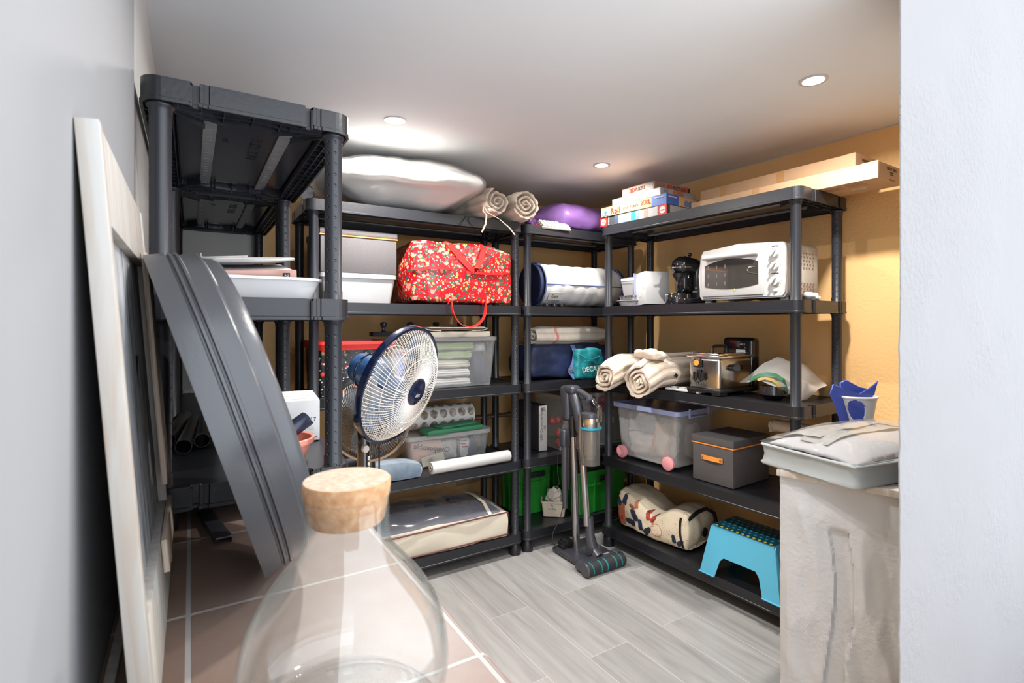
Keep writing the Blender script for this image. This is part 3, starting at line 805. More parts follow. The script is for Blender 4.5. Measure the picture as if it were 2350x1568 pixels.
def leaning_board():
    # pine frame with stained back panel, leaning on the left wall
    y0, y1, H = 0.655, 1.185, 0.652
    xt = LX+0.0005; xb = -0.049
    lean = atan2(xb-xt, H)
    t = thing('pine_board', 'pale pine framed panel with a grey stained inside, leaning on the left wall', 'panel', (xb, y0, LZ), rot=(0, 0, 0))
    t.rotation_euler = (0, -lean, 0)
    L = y1-y0; hh = H/cos(lean)
    bm = B(); box(bm, (0.010, 0.011, hh/2), (0.020, 0.022, hh), bev=0.0012); finish('stile', bm, 'pine', t)
    bm = B(); box(bm, (0.010, L-0.011, hh/2), (0.020, 0.022, hh), bev=0.0012); finish('stile', bm, 'pine', t)
    bm = B(); box(bm, (0.0095, L/2, hh-0.05), (0.018, L-0.046, 0.10), bev=0.001); finish('rail', bm, 'pine', t)
    bm = B(); box(bm, (0.0095, L/2, 0.06), (0.018, L-0.046, 0.12), bev=0.001); finish('rail', bm, 'pine', t)
    bm = B(); box(bm, (0.004, L/2, hh/2), (0.006, L-0.044, hh-0.20)); finish('back_panel', bm, 'pine_stained', t)
    bm = B(); box(bm, (0.0235, L-0.055, 0.37), (0.008, 0.11, 0.40), bev=0.0006); finish('batten', bm, 'plywood', t)
    bm = B(); box(bm, (0.0235, L-0.12, 0.095), (0.008, 0.24, 0.05), bev=0.0006); finish('batten', bm, 'plywood', t)
leaning_board()

def ribbed_bowl():
    pb = at(596, 1294, Z=LZ); pt = Vector(at(327, 588, depth=pb.dot(Vector((sin(TH), cos(TH), 0)))*0.893))
    C_ = (pb+pt)/2; Rr = (pb-pt).length/2
    camv = Vector((0, 0, CAMZ)); n_ = (pb-camv).cross(pt-camv).normalized()
    if n_.x < 0: n_ = -n_
    t = thing('round_basin', 'big round dark grey plastic basin with stepped ribs, standing on its rim', 'basin', tuple(C_))
    u = (pt-pb).normalized(); u = (u - n_*u.dot(n_)).normalized(); v = n_.cross(u)
    mx = Matrix((u, v, n_)).transposed().to_4x4()   # local z = out of the base
    R0 = Rr
    prof = [(R0, 0.0), (R0+0.000, 0.002), (R0-0.003, 0.028), (R0-0.0075, 0.0295), (R0-0.008, 0.032), (R0-0.004, 0.0335), (R0-0.0045, 0.037), (R0-0.009, 0.0385), (R0-0.0095, 0.041), (R0-0.0055, 0.0425), (R0-0.006, 0.046), (R0-0.0105, 0.0475), (R0-0.011, 0.050),
            (R0-0.013, 0.072), (R0-0.015, 0.0745), (R0-0.021, 0.0755), (R0-0.024, 0.078), (R0-0.028, 0.092), (R0-0.034, 0.099), (R0-0.045, 0.102), (0.10, 0.104), (0.0, 0.104)]
    inn = [(0.0, 0.1), (R0-0.045, 0.098), (R0-0.032, 0.088), (R0-0.018, 0.07), (R0-0.010, 0.03), (R0-0.006, 0.0)]
    bm = B(); lathe(bm, prof[:-2]+[(0.032, 0.104), (0.032, 0.100)]+inn[1:], n=128, closed=True)
    for vv in bm.verts: vv.co = mx.to_3x3() @ vv.co
    finish('bowl_body', bm, 'graphite', t, angle=28)
ribbed_bowl()

t = thing('wood_strip', 'narrow pale wooden strip lying on the ledge behind the leaning panel', 'strip', (-0.085, 0.50, LZ))
bm = B(); box(bm, (0.0, 0.30, 0.006), (0.012, 0.60, 0.012), rot=(0, 0, 0.0), bev=0.001); o = finish('strip_body', bm, 'pine', t)
t = thing('black_pipe', 'black plastic pipe leaning in the gap behind the pale panel', 'pipe', (-0.0735, 0.98, LZ))
t.rotation_euler = (0, -0.02, 0)
bm = B(); lathe(bm, [(0.0125, 0), (0.0125, 0.40), (0.0115, 0.40), (0.0115, 0)], n=20, closed=True); finish('pipe_body', bm, 'black', t)
t = thing('metal_profile', 'short dark flat metal bar lying on the tiles under the nearest shelving unit', 'metal bar', tuple(at(514, 1248, Z=LZ)), R(8))
bm = B(); box(bm, (0, 0.11, 0.009), (0.030, 0.22, 0.004), rot=(R(-1.5), 0, 0), bev=0.0008); box(bm, (-0.0145, 0.11, 0.0045), (0.0015, 0.22, 0.009)); box(bm, (0.0145, 0.11, 0.0045), (0.0015, 0.22, 0.009)); finish('bar_body', bm, 'gunmetal', t)

ZA3, ZA2 = LZ+0.0962, LZ+0.5112
for (px, py, px2, r, lab, mm) in ((421, 1026, 452, 0.0205, 'middle of three black plastic tubes lying on the lower shelf', 'black'), (464, 1011, 470, 0.0205, 'rightmost of three black plastic tubes, nearest the basin', 'black'), (385, 1010, 425, 0.0205, 'leftmost black tube with rows of small stops, against the post', 'post')):
    p = at(px, py, Z=ZA3+r); q = at(px2, 956, Z=ZA3+r)
    d = q-p
    t = thing('plastic_tube', lab, 'tube', (p.x, p.y, ZA3), 0, 'black tubes on the lower shelf')
    ex = 0.42
    bm = B(); lathe(bm, [(r, 0), (r, ex), (r-0.0025, ex), (r-0.0025, 0)], n=28, closed=True)
    finish('tube_wall', bm, mm, t, loc=(0, 0, r), rot=(-pi/2, 0, atan2(d.y, d.x)-pi/2))

def plant_bowl():
    c = at(640, 1058, Z=ZA3)
    t = thing('plant_bowl', 'salmon pink plastic plant bowl on the lower shelf beside the white carton', 'bowl', tuple(c))
    bm = B(); lathe(bm, [(0, 0), (0.058, 0), (0.062, 0.003), (0.078, 0.044), (0.084, 0.045), (0.0855, 0.048), (0.0855, 0.058), (0.083, 0.0605), (0.078, 0.058), (0.073, 0.04), (0.057, 0.006), (0, 0.006)], n=56)
    finish('bowl_body', bm, 'pinkpot', t)
    p = at(672, 985, depth=1.28)
    t = thing('vacuum_nozzle', 'dark blue tube nozzle lying across the salmon plant bowl', 'nozzle', (c.x+0.045, c.y-0.005, ZA3+0.061))
    d = Vector((0.66, 0.28, 0.36)).normalized(); rot = d.to_track_quat('Z', 'Y').to_euler()
    bm = B(); lathe(bm, [(0.012, -0.075), (0.0185, -0.03), (0.0205, -0.024), (0.0205, 0.028), (0.0185, 0.028), (0.0185, -0.02), (0.010, -0.075)], n=28, closed=True)
    o = finish('nozzle_body', bm, 'bluetube', t, loc=(0, 0, 0.027), rot=rot)
    bm = B(); cyl(bm, (0.0, -0.017, 0.030), 0.0045, 0.016); box(bm, (0, -0.019, 0.018), (0.008, 0.004, 0.02)); finish('catch', bm, 'black', t, loc=(0, 0, 0.027), rot=rot)
plant_bowl()

def carton():
    p = at(737, 1009, Z=ZA3); w, d, h = 0.27, 0.25, 0.122; rz = R(-6)
    t = thing('shipping_carton', 'white shipping carton with printed numbers on the lower shelf', 'carton', (p.x-0.004, p.y, ZA3), rz)
    bm = B(); box(bm, (-w/2, d/2, h/2), (w, d, h), bev=0.0015); finish('box_body', bm, 'white', t)
    bm = B(); box(bm, (-w/2, d/2, h+0.0006), (w-0.002, 0.03, 0.0006)); finish('tape', bm, 'labelgrey', t)
    bm = B(); box(bm, (-0.055, 0.05, h+0.0006), (0.045, 0.03, 0.0004)); box(bm, (-0.11, 0.05, h+0.0006), (0.04, 0.03, 0.0004)); finish('printed_label', bm, 'labelgrey', t)
    text('8517', 0.017, 'black', t, (-0.083, -0.0006, 0.060), FR); text('41 / 7', 0.017, 'black', t, (-0.030, -0.0006, 0.063), FR)
    text('IS', 0.010, 'black', t, (-0.022, -0.0006, 0.018), FR); text('00219000', 0.005, 'black', t, (-0.018, -0.0006, 0.010), FR)
    bm = B(); cyl(bm, (-0.024, -0.001, 0.04), 0.010, 0.0008, rot=(pi/2, 0, 0), n=3); finish('pictogram', bm, 'labelgrey', t)
carton()

def upper_ledge_items():
    # shallow white tray, copper capsule drawer, glass, oval tray, rack
    p = at(738, 686, Y=1.345); w, d, h = 0.298, 0.30, 0.050
    t = thing('washing_tray', 'shallow white plastic tray with a rolled rim on the middle shelf', 'tray', (0.281-w/2, 1.345+d/2, ZA2))
    bm = B(); tub(bm, w, d, h, r=0.05, wall=0.003, taper=0.90, lip=0.005, liph=0.007); finish('tray_body', bm, 'white_gloss', t)
    zt = ZA2+h
    # drawer, tilted, resting on the tray's rear rim and the glass
    q = at(560, 632, depth=1.42)
    t = thing('capsule_drawer', 'flat copper coloured coffee capsule drawer tilted on the white tray', 'drawer', (q.x, q.y+0.06, zt+0.012))
    t.rotation_euler = (R(10), R(-3.5), R(2))
    bm = B(); box(bm, (0, 0, 0.020), (0.245, 0.20, 0.030), bev=0.003); finish('case', bm, 'greyplate', t)
    bm = B(); box(bm, (0, -0.102, 0.020), (0.250, 0.008, 0.034), bev=0.002); fr = finish('drawer_front', bm, 'copperbox', t)
    bm = B(); box(bm, (0.098, -0.1068, 0.020), (0.018, 0.001, 0.018)); finish('badge', bm, 'black', t)
    text('N', 0.014, 'white', t, (0.098, -0.108, 0.020), FR)
    for x, y in ((-0.09, -0.07), (0.09, -0.07), (-0.09, 0.07), (0.09, 0.07)):
        bm = B(); cyl(bm, (x, y, 0.003), 0.005, 0.004, n=14); finish('rubber_foot', bm, 'offwhite', t)
    g = at(658, 640, depth=1.40)
    t = thing('tumbler', 'small clear glass tumbler standing in the white tray', 'glass', (g.x, g.y, ZA2+0.003))
    bm = B(); lathe(bm, [(0, 0), (0.020, 0), (0.0245, 0.055), (0.0230, 0.056), (0.0190, 0.004), (0, 0.004)], n=32); finish('glass_wall', bm, 'glass', t)
    t = thing('oval_tray', 'oval white plastic tray lying on the copper capsule drawer', 'tray', (q.x-0.005, q.y+0.09, zt+0.062))
    t.rotation_euler = (R(7), R(-5), R(3))
    bm = B(); lathe(bm, [(0, 0), (0.115, 0), (0.135, 0.005), (0.148, 0.006), (0.151, 0.010), (0.147, 0.014), (0.132, 0.011), (0.112, 0.004), (0, 0.004)], n=64, squash=(1, 0.75)); finish('tray_body', bm, 'white_gloss', t)
    t = thing('wire_rack', 'small white wire rack lying on the oval tray', 'rack', (q.x-0.045, q.y+0.06, zt+0.074))
    t.rotation_euler = (R(3), R(-5), R(-2))
    bm = B()
    for k in range(3): tube(bm, [(-0.055, k*0.02, 0.012), (-0.055, k*0.02, 0.002), (-0.045, k*0.02, 0.001), (0.06, k*0.02, 0.0015)], 0.0012, n=6)
    tube(bm, [(-0.02, -0.002, 0.0015), (-0.02, 0.042, 0.0015)], 0.0012, n=6); tube(bm, [(0.05, -0.002, 0.0018), (0.05, 0.042, 0.0018)], 0.0012, n=6)
    finish('wires', bm, 'white_gloss', t)
upper_ledge_items()

# raised lettering on the undersides of the two top shelves of the ledge units
for t in [o for o in S.objects if o.name.startswith('shelving_unit') and o.location.z > 0.5]:
    sh = [c for c in t.children if c.name.startswith('shelf') and abs(c.location.z-0.975) < 0.01][0]
    text('MAX 70KG', 0.042, 'black', sh, (0.028, -0.12, -0.0306), (pi, 0, -pi/2), ext=0.0003)
    text('000', 0.022, 'black', sh, (-0.045, -0.17, -0.0306), (pi, 0, -pi/2), ext=0.0003)

# ------------------------------------------------------------------ stand fans
def fan(name, lab, C_, axis, rad, mats, pole_xy, floor_z, r_pole=0.016, group=None):
    mh, mr, mw, mb_, mp = mats
    t = thing(name, lab, 'fan', (pole_xy[0], pole_xy[1], floor_z), 0, group)
    z = axis.normalized(); x = Vector((0, 0, 1)).cross(z).normalized(); y = z.cross(x)
    mx = Matrix((x, y, z)).transposed().to_4x4(); mx.translation = Vector(C_)-Vector(t.location)
    NW = 92
    for nm, dep, sgn, back in (('front_grille', 0.070, 1, 0), ('rear_grille', 0.062, -1, 1)):
        bm = B()
        for k in range(NW):
            a = 2*pi*k/NW; pts = []
            for q in range(9):
                f = q/8; rr = rad*(0.20+0.80*f); zz = sgn*dep*(1-(f**3.2))
                aa = a + (0.35*(1-f)*sgn)
                pts.append((rr*cos(aa), rr*sin(aa), zz))
            tube(bm, pts, 0.00115, n=4, cap=False)
        for f in ((0.45, 0.72) if not back else (0.5, 0.8)):
            rr = rad*(0.20+0.80*f); zz = sgn*dep*(1-f**3.2)
            tube(bm, [(rr*cos(2*pi*k/40), rr*sin(2*pi*k/40), zz) for k in range(40)], 0.0012, n=4, closed=True)
        for v in bm.verts: v.co = mx @ v.co
        finish(nm, bm, mw, t)
    bm = B(); n = 64
    sec = [(rad-0.003, 0.011), (rad+0.006, 0.011), (rad+0.008, 0), (rad+0.006, -0.011), (rad-0.003, -0.011), (rad-0.004, 0)]
    lathe(bm, sec, n=n, closed=True, mx=mx); finish('guard_ring', bm, mr, t)
    bm = B(); lathe(bm, [(0, 0.078), (rad*0.20, 0.077), (rad*0.235, 0.073), (rad*0.235, 0.066), (0, 0.066)], n=40, mx=mx); cap = finish('centre_cap', bm, mr, t)
    bm = B()
    for k in range(5 if rad > 0.19 else 3):
        a0 = 2*pi*k/(5 if rad > 0.19 else 3); rows = []
        for q in range(9):
            f = q/8; rr = 0.025+(rad*0.90-0.025)*f; wd = 0.55*(0.5+0.6*sin(pi*min(1, f*0.9+0.1)))
            row = []
            for s in range(7):
                g = s/6-0.5; aa = a0+g*wd*1.6*(1-0.25*f)+0.2*f; row.append(bm.verts.new((rr*cos(aa), rr*sin(aa), 0.03*g*(1.4-f)+0.004*cos(g*pi))))
            rows.append(row)
        for r1, r2 in zip(rows, rows[1:]):
            for s in range(6): bm.faces.new((r1[s], r1[s+1], r2[s+1], r2[s]))
    r_ = bmesh.ops.solidify(bm, geom=bm.faces[:], thickness=0.0018)
    cyl(bm, (0, 0, 0.0), 0.028, 0.04, n=28)
    for v in bm.verts: v.co = mx @ v.co
    finish('blades', bm, mb_, t)
    bm = B(); lathe(bm, [(0, -0.200), (0.034, -0.197), (0.050, -0.185), (0.058, -0.160), (0.0615, -0.11), (0.0615, -0.066), (0.05, -0.062), (0, -0.062)], n=40, mx=mx)
    finish('motor_housing', bm, mh, t)
    bm = B(); lathe(bm, [(0.0615, -0.143), (0.0635, -0.145), (0.0615, -0.149), (0.056, -0.147)], n=40, closed=True, mx=mx); finish('housing_band', bm, 'black_gloss', t)
    nk = mx @ Vector((0, 0, -0.115))
    bm = B(); tube(bm, [tuple(nk+Vector((0, 0, -0.03))), (nk.x*0.35, nk.y*0.35, nk.z-0.095), (0, 0, nk.z-0.17)], [0.021, 0.022, 0.018], n=14); cyl(bm, (nk.x*0.5, nk.y*0.5, nk.z-0.08), 0.014, 0.055, rot=(pi/2, 0, R(30)), n=18)
    finish('tilt_neck', bm, 'black_gloss', t)
    bm = B(); cyl(bm, (0, 0, (nk.z-0.17)*0.70), r_pole*1.35, (nk.z-0.17)*0.60, n=24); finish('upper_tube', bm, 'black_gloss', t)
    bm = B(); cyl(bm, (0, 0, (nk.z-0.17)*0.22), r_pole, (nk.z-0.17)*0.44-0.01, n=24); finish('pole', bm, mp, t)
    bm = B(); lathe(bm, [(0, 0), (0.19, 0), (0.195, 0.006), (0.185, 0.014), (0.06, 0.034), (0.03, 0.045), (0, 0.045)], n=56); finish('base', bm, mh, t)
    return t, mx, nk
faxis = Vector((0.553, -0.778, -0.30))
fc = at(917, 883, depth=1.76); pp = at(834, 960, depth=1.83)
ft, fmx, fnk = fan('stand_fan', 'blue stand fan with a rusty cream wire guard, in front of the back shelves', fc, faxis, 0.202, ('fanblue', 'fanring', 'wire', 'bladeclear', 'black_gloss'), (pp.x, pp.y), 0.0)
text('AEG', 0.014, 'labelgrey', ft, tuple(fmx @ Vector((0, -0.012, 0.0795))), fmx.to_euler(), name='cap_emblem')
bm = B(); cyl(bm, (0.0, -0.024, fnk.z-0.265), 0.0125, 0.012, rot=(pi/2, 0, R(20)), n=20); finish('switch_knob', bm, 'labelgrey', ft)
bm = B()
for k in range(3): box(bm, (0.012, -0.024, fnk.z-0.30-0.018*k), (0.009, 0.006, 0.014), bev=0.002)
finish('speed_buttons', bm, 'offwhite', ft)
bm = B(); tube(bm, [(0.045+0.006*sin(k*0.7), -0.02, fnk.z-0.13-0.075*k) for k in range(9)], 0.003, n=8); finish('power_cord', bm, 'black', ft)
c2 = at(846, 962, depth=2.12); p2 = at(848, 1000, depth=2.16)
fan('stand_fan', 'older dark wire stand fan half hidden behind the blue one', c2, Vector((-0.55, -0.80, 0.05)), 0.165, ('black', 'silver', 'wiredark', 'blade', 'pole_gold'), (p2.x+0.03, p2.y+0.09), 0.0)
# ------------------------------------------------------------------ back wall shelves: generic containers
Z1, Z2, Z3, Z4, Z5 = 1.8632, 1.3972, 0.9582, 0.5282, 0.1212
def lidded_box(lab, loc, w, d, h, m, ml, rz=0, clips=True, r=0.03, lidh=0.022, name='storage_box', over=0.008):
    t = thing(name, lab, 'box', loc, rz)
    bm = B(); tub(bm, w-2*over, d-2*over, h-0.006, r=r, wall=0.002, taper=0.90, lip=0.004, liph=0.012); finish('tub', bm, m, t)
    bm = B(); lidplate(bm, w, d, r+0.008, h-lidh, h, edge=0.010); finish('lid', bm, ml, t)
    if clips:
        for s in (-1, 1):
            bm = B(); box(bm, (s*(w/2+0.003), 0, h-0.025), (0.008, 0.09, 0.045), bev=0.003); finish('clip', bm, ml, t)
    return t
def fabric_box(lab, loc, w, d, h, rz=0, handle=True, lidh=0.040, ybias=0.0):
    t = thing('fabric_box', lab, 'box', loc, rz)
    bm = B(); box(bm, (0, 0, (h-lidh)/2), (w-0.008, d-0.008, h-lidh-0.001), bev=0.003); finish('box_body', bm, 'greyfab', t)
    bm = B(); box(bm, (0, 0, h-lidh/2+0.003), (w, d, lidh-0.006), bev=0.004); finish('lid', bm, 'greyfab', t)
    bm = B(); box(bm, (0, 0, h-lidh+0.0015), (w+0.001, d+0.001, 0.006), bev=0.001); finish('trim_band', bm, 'orange', t, lab='orange band along the lid edge')
    if handle:
        hz = (h-lidh)*0.66
        bm = B(); ribbon(bm, [(-0.058, -d/2-0.001, hz+0.0), (-0.046, -d/2-0.003, hz), (-0.02, -d/2-0.012, hz+0.002), (0.02, -d/2-0.012, hz+0.002), (0.046, -d/2-0.003, hz), (0.058, -d/2-0.001, hz)], 0.022, 0.003, wdir=(0, 0, 1))
        hd = finish('handle', bm, 'orange', t, lab='orange leather-look handle')
        for s in (-1, 1):
            bm = B(); cyl(bm, (s*0.049, -d/2-0.006, hz), 0.005, 0.003, rot=(pi/2, 0, 0), n=14); finish('rivet', bm, 'steel', hd)
    return t

# --- top of the wide back unit
def cushion_bag():
    t = thing('cushion_bag', 'big pale cushion wrapped in clear plastic, on top of the back shelves', 'cushion', (0.94, 2.62, Z1), R(-12))
    kw = dict(e=0.60, n=24, amp=0.012, sc=6, seed=3, pinch=0.62)
    bm = B(); soft(bm, 0.83, 0.62, 0.272, **kw)
    for f in bm.faces:
        c = f.calc_center_median(); f.material_index = 1 if (c.z > 0.16 and abs(c.y+0.12-0.3*c.x) < 0.012 and c.x > -0.05) else 0
    finish('cushion', bm, ['polywhite', 'bagstripe'], t, loc=(0, 0, 0.004))
    bm = B(); soft(bm, 0.85, 0.64, 0.284, **kw)
    for v in bm.verts:
        q = abs(noise.noise(v.co*13+Vector((4, 0, 0))))
        v.co += Vector((v.co.x, v.co.y, 0)).normalized()*0.010*q
        v.co.z = max(v.co.z, 0)
    finish('plastic_wrap', bm, 'film', t)
    bm = B(); soft(bm, 0.10, 0.10, 0.14, e=0.8, n=8, amp=0.03, sc=20, seed=9); finish('gathered_end', bm, 'film', t, loc=(-0.42, 0.05, 0.07))
cushion_bag()
def roll(lab, end, r, L, rz, m='quilt', turns=3.4, squash=0.92, seed=0, group=None, droop=0.0, name='rolled_quilt', hw=0.017, tie=0.22):
    """end: (x,y,z) of the point below the near end; the roll runs away along rz"""
    t = thing(name, lab, 'rolled quilt', end, rz, group)
    bm = B(); quilt_roll(bm, L, r, turns, hw=hw, squash=squash, seed=seed)
    for v in bm.verts:
        if v.co.x < 0.125: v.co.z -= droop*((0.125-v.co.x)/0.125)**1.3
        dst = abs(v.co.x-tie)
        if dst < 0.05 and tie > 0:
            k = 1-0.16*(1-dst/0.05); v.co.y *= k; v.co.z = r*squash+(v.co.z-r*squash)*k
    finish('roll_body', bm, m, t, angle=32); return t
roll('right one of two beige quilt rolls on top of the back shelves', (1.560, 2.37, Z1), 0.102, 0.46, R(88), seed=0.5, group='beige quilt rolls on top of the back shelves')
t1 = roll('left beige quilt roll with hanging ties, beside the wrapped cushion', (1.365, 2.34, Z1), 0.090, 0.46, R(97), seed=2.1, group='beige quilt rolls on top of the back shelves', turns=3.0)
bm = B(); ribbon(bm, [(0.03, 0.07, 0.05), (0.0, 0.095, 0.01), (-0.05, 0.11, -0.02), (-0.07, 0.13, -0.07), (-0.072, 0.155, -0.115)], 0.008, 0.002, wdir=(0, 1, 0.3)); finish('tie', bm, 'quilt', t1)
bm = B(); ribbon(bm, [(0.03, 0.07, 0.05), (-0.01, 0.075, 0.005), (-0.05, 0.03, -0.03), (-0.068, -0.02, -0.07), (-0.072, -0.055, -0.105)], 0.008, 0.002, wdir=(0, 1, 0.3)); finish('tie', bm, 'quilt', t1)
p = at(713, 440, Y=2.70)
t = thing('clip_lamp', 'small round silvery lamp head at the left end of the top back shelf', 'lamp', (p.x+0.0, 2.78, Z1))
dv = Vector((-0.25, -0.95, 0.05)); rt = dv.to_track_quat('Z', 'Y').to_euler()
bm = B(); lathe(bm, [(0.0, 0.010), (0.034, 0.012), (0.038, 0.016), (0.038, 0.004), (0.030, -0.035), (0.014, -0.05), (0, -0.05)], n=32); finish('lamp_head', bm, 'silver', t, loc=(-0.01, -0.03, p.z-Z1), rot=rt)
bm = B(); lathe(bm, [(0.0, 0.0), (0.03, 0.0), (0.03, 0.01), (0.006, 0.015), (0.006, 0.07), (0, 0.07)], n=20); finish('lamp_stem', bm, 'silver', t)

# --- second level
lidded_box('milky white lidded box under the grey fabric box', (0.502+0.19, 2.665, Z2), 0.375, 0.33, 0.142, 'frosty', 'frosty', r=0.02)
fabric_box('grey fabric box with an orange band, on the milky white box', (0.502+0.19, 2.665, Z2+0.143), 0.372, 0.33, 0.205, handle=False, lidh=0.032)
t = thing('paper_stack', 'loose white papers lying inside the milky box on the second shelf', 'papers', (0.70, 2.66, Z2+0.004), R(3))
bm = B(); box(bm, (0, 0, 0.006), (0.27, 0.20, 0.012), bev=0.002); box(bm, (0.02, -0.01, 0.015), (0.24, 0.18, 0.006), rot=(0, 0, 0.06)); finish('sheets', bm, 'white', t)

def red_bag():
    t = thing('flowered_bag', 'red zipped storage bag printed with small flowers, straps hanging over the shelf', 'bag', (1.235, 2.635, Z2), R(-2))
    W_, D_, H_ = 0.60, 0.40, 0.335
    bm = B(); soft(bm, W_, D_, H_, e=0.24, n=18, amp=0.016, sc=5.0, seed=4)
    for v in bm.verts:   # sagging right end, tucked left end
        if v.co.x > 0.1: v.co.z *= 1-0.16*((v.co.x-0.1)/0.2)**2
        if v.co.x < -0.22: v.co.y = v.co.y*0.92+0.01
    finish('bag_body', bm, 'redfloral', t, angle=80)
    def fy(x, z): return -D_/2-0.012
    bm = B(); pts = [(-0.29+0.58*k/20, -D_/2-0.004+0.006*sin(k*0.9)+0.012*max(0, abs(k-10)-7), 0.175+0.008*sin(k*0.35)) for k in range(20)]
    ribbon(bm, pts, 0.012, 0.006, wdir=(0, 0, 1)); finish('zip_band', bm, 'red', t)
    bm = B(); tp = [(-0.105, -0.06, 0.338), (-0.10, -0.13, 0.330), (-0.09, -D_/2-0.004, 0.300), (-0.03, -D_/2-0.012, 0.235), (0.015, -D_/2-0.016, 0.192), (0.04, -D_/2-0.014, 0.178), (0.06, -D_/2-0.012, 0.20), (0.085, -D_/2-0.008, 0.25), (0.10, -D_/2-0.004, 0.295), (0.105, -0.14, 0.328), (0.105, -0.06, 0.334)]
    ribbon(bm, tp, 0.030, 0.003, wdir=(1, 0, 0.5)); finish('strap', bm, 'redstrap', t)
    bm = B(); tp = []
    for k in range(25):
        a = pi*k/24; tp.append((0.0-0.098*cos(a)*(1 if k < 25 else 1)+0.005, -D_/2-0.022-0.012*sin(a), 0.012-0.128*sin(a)**0.8))
    tp = [(-0.093, -D_/2+0.02, 0.012)]+tp+[(0.103, -D_/2+0.02, 0.012)]
    ribbon(bm, tp, 0.028, 0.003, wdir=(0.05, 1, 0.15)); finish('strap', bm, 'redstrap', t)
red_bag()

# --- third level
def back_third():
    X0, X1 = 0.975, 1.462
    t = lidded_box('clear lidded box of folded green cloths behind the stand fan', ((X0+X1)/2, 2.675, Z3), X1-X0, 0.36, 0.268, 'clear', 'frost', r=0.03)
    xc = (X0+X1)/2
    for k, (z, m, w, lab) in enumerate(((0.004, 'labelgrey', 0.30, 'grey folded cloth lowest in the clear box behind the fan'), (0.053, 'labelgrey', 0.29, 'pale grey folded cloth in the clear box behind the fan'), (0.102, 'cream', 0.28, 'cream folded cloth under the green ones in the clear box'), (0.149, 'sage', 0.31, 'pale green folded cloth lying below another in the clear box'), (0.196, 'sage', 0.33, 'topmost pale green folded cloth in the clear box'))):
        q = thing('folded_cloth', lab, 'cloth', (xc-0.05, 2.665, Z3+z), R(random.uniform(-3, 3)), 'folded cloths in the clear box')
        bm = B(); soft(bm, w, 0.27, 0.041, e=0.25, n=8, amp=0.008, sc=16, seed=k, ridge=(0.02, 9, 'z')); finish('cloth_body', bm, m, q)
    q = thing('navy_pouch', 'navy cloth pouch packed at the right of the clear box behind the fan', 'pouch', (xc+0.155, 2.665, Z3+0.004)); bm = B(); soft(bm, 0.10, 0.26, 0.17, e=0.4, n=8, amp=0.01, sc=18, seed=4); finish('pouch_body', bm, 'navy', q)
    q = thing('linen_bundle', 'white linen bundle at the top right inside the clear box', 'bundle', (xc+0.165, 2.665, Z3+0.180)); bm = B(); soft(bm, 0.075, 0.22, 0.055, e=0.5, n=8, amp=0.008, sc=18, seed=6); finish('bundle_body', bm, 'blanket', q)
    # flattened cream and brown fabric holder on the lid
    zl = Z3+0.268
    q = thing('folded_organiser', 'folded cream and brown fabric organiser on the clear box lid', 'organiser', (xc-0.01, 2.60, zl))
    bm = B(); soft(bm, 0.40, 0.22, 0.030, e=0.1, n=6, amp=0.003, sc=20); finish('lower_fold', bm, 'cream', q)
    bm = B()
    y = -0.115
    pts = [(-0.10, y, 0.046), (-0.16, y, 0.050), (-0.19, y, 0.058), (-0.16, y, 0.064), (0.0, y, 0.062), (0.15, y, 0.064), (0.175, y, 0.057), (0.15, y, 0.048), (0.08, y, 0.046)]
    ribbon(bm, pts, 0.2, 0.005, wdir=(0, 1, 0)); 
    for v in bm.verts: v.co.y += 0.1
    for v in bm.verts: v.co.z -= 0.012
    finish('upper_fold', bm, 'cream', q)
    bm = B(); soft(bm, 0.33, 0.19, 0.012, e=0.1, n=6, amp=0.002, sc=20); finish('lining', bm, 'ceramic_brown', q, loc=(0, 0, 0.036))
    q = thing('coat_rack', 'dark wooden peg rail with turned knobs lying behind the cream organiser', 'coat rack', (1.13, 2.79, zl))
    bm = B(); box(bm, (0, 0, 0.014), (0.60, 0.07, 0.024), bev=0.004); finish('rail', bm, 'blackmatte', q)
    for x in (-0.23, -0.075, 0.08, 0.235):
        bm = B(); lathe(bm, [(0.015, 0.026), (0.013, 0.03), (0.009, 0.036), (0.008, 0.044), (0.012, 0.052), (0.0175, 0.062), (0.019, 0.072), (0.014, 0.079), (0, 0.081)], c=(x, 0, 0), n=24); finish('peg', bm, 'gunmetal', q)
    q = thing('wooden_lath', 'thin grey lath sticking out to the right above the clear box', 'lath', (1.40, 2.845, zl)); bm = B(); box(bm, (0, 0, 0.028), (0.24, 0.012, 0.056), bev=0.002); finish('lath_body', bm, 'silver', q)
    # red and black box
    q = thing('patterned_box', 'black flower printed box with a bright red lid rim, behind the fan motor', 'box', (0.50+0.17, 2.66, Z3))
    bm = B(); tub(bm, 0.34, 0.32, 0.228, r=0.02, wall=0.003, taper=0.97); finish('box_body', bm, 'blackfloral', q)
    bm = B(); tub(bm, 0.38, 0.36, 0.040, r=0.03, wall=0.012, taper=0.97, lip=0.003, liph=0.014); finish('red_rim', bm, 'lidred', q, loc=(0.01, 0, 0.215))
    for k, (dz, m) in enumerate(((0.0, 'cream'), (0.022, 'labelgrey'), (0.044, 'red'), (0.062, 'cream'))):
        b_ = thing('book', ['cream book at the bottom', 'grey book', 'red book', 'top cream book'][k]+' of the small pile by the red-rimmed box', 'book', (0.91, 2.64, Z3+dz+0.13), R(-4+3*k), 'books by the red-rimmed box')
        bm = B(); box(bm, (0, 0, 0.009), (0.10, 0.17, 0.017), bev=0.001); finish('cover', bm, m, b_)
        bm = B(); box(bm, (0.002, -0.002, 0.009), (0.098, 0.168, 0.013)); finish('pages', bm, 'white', b_)
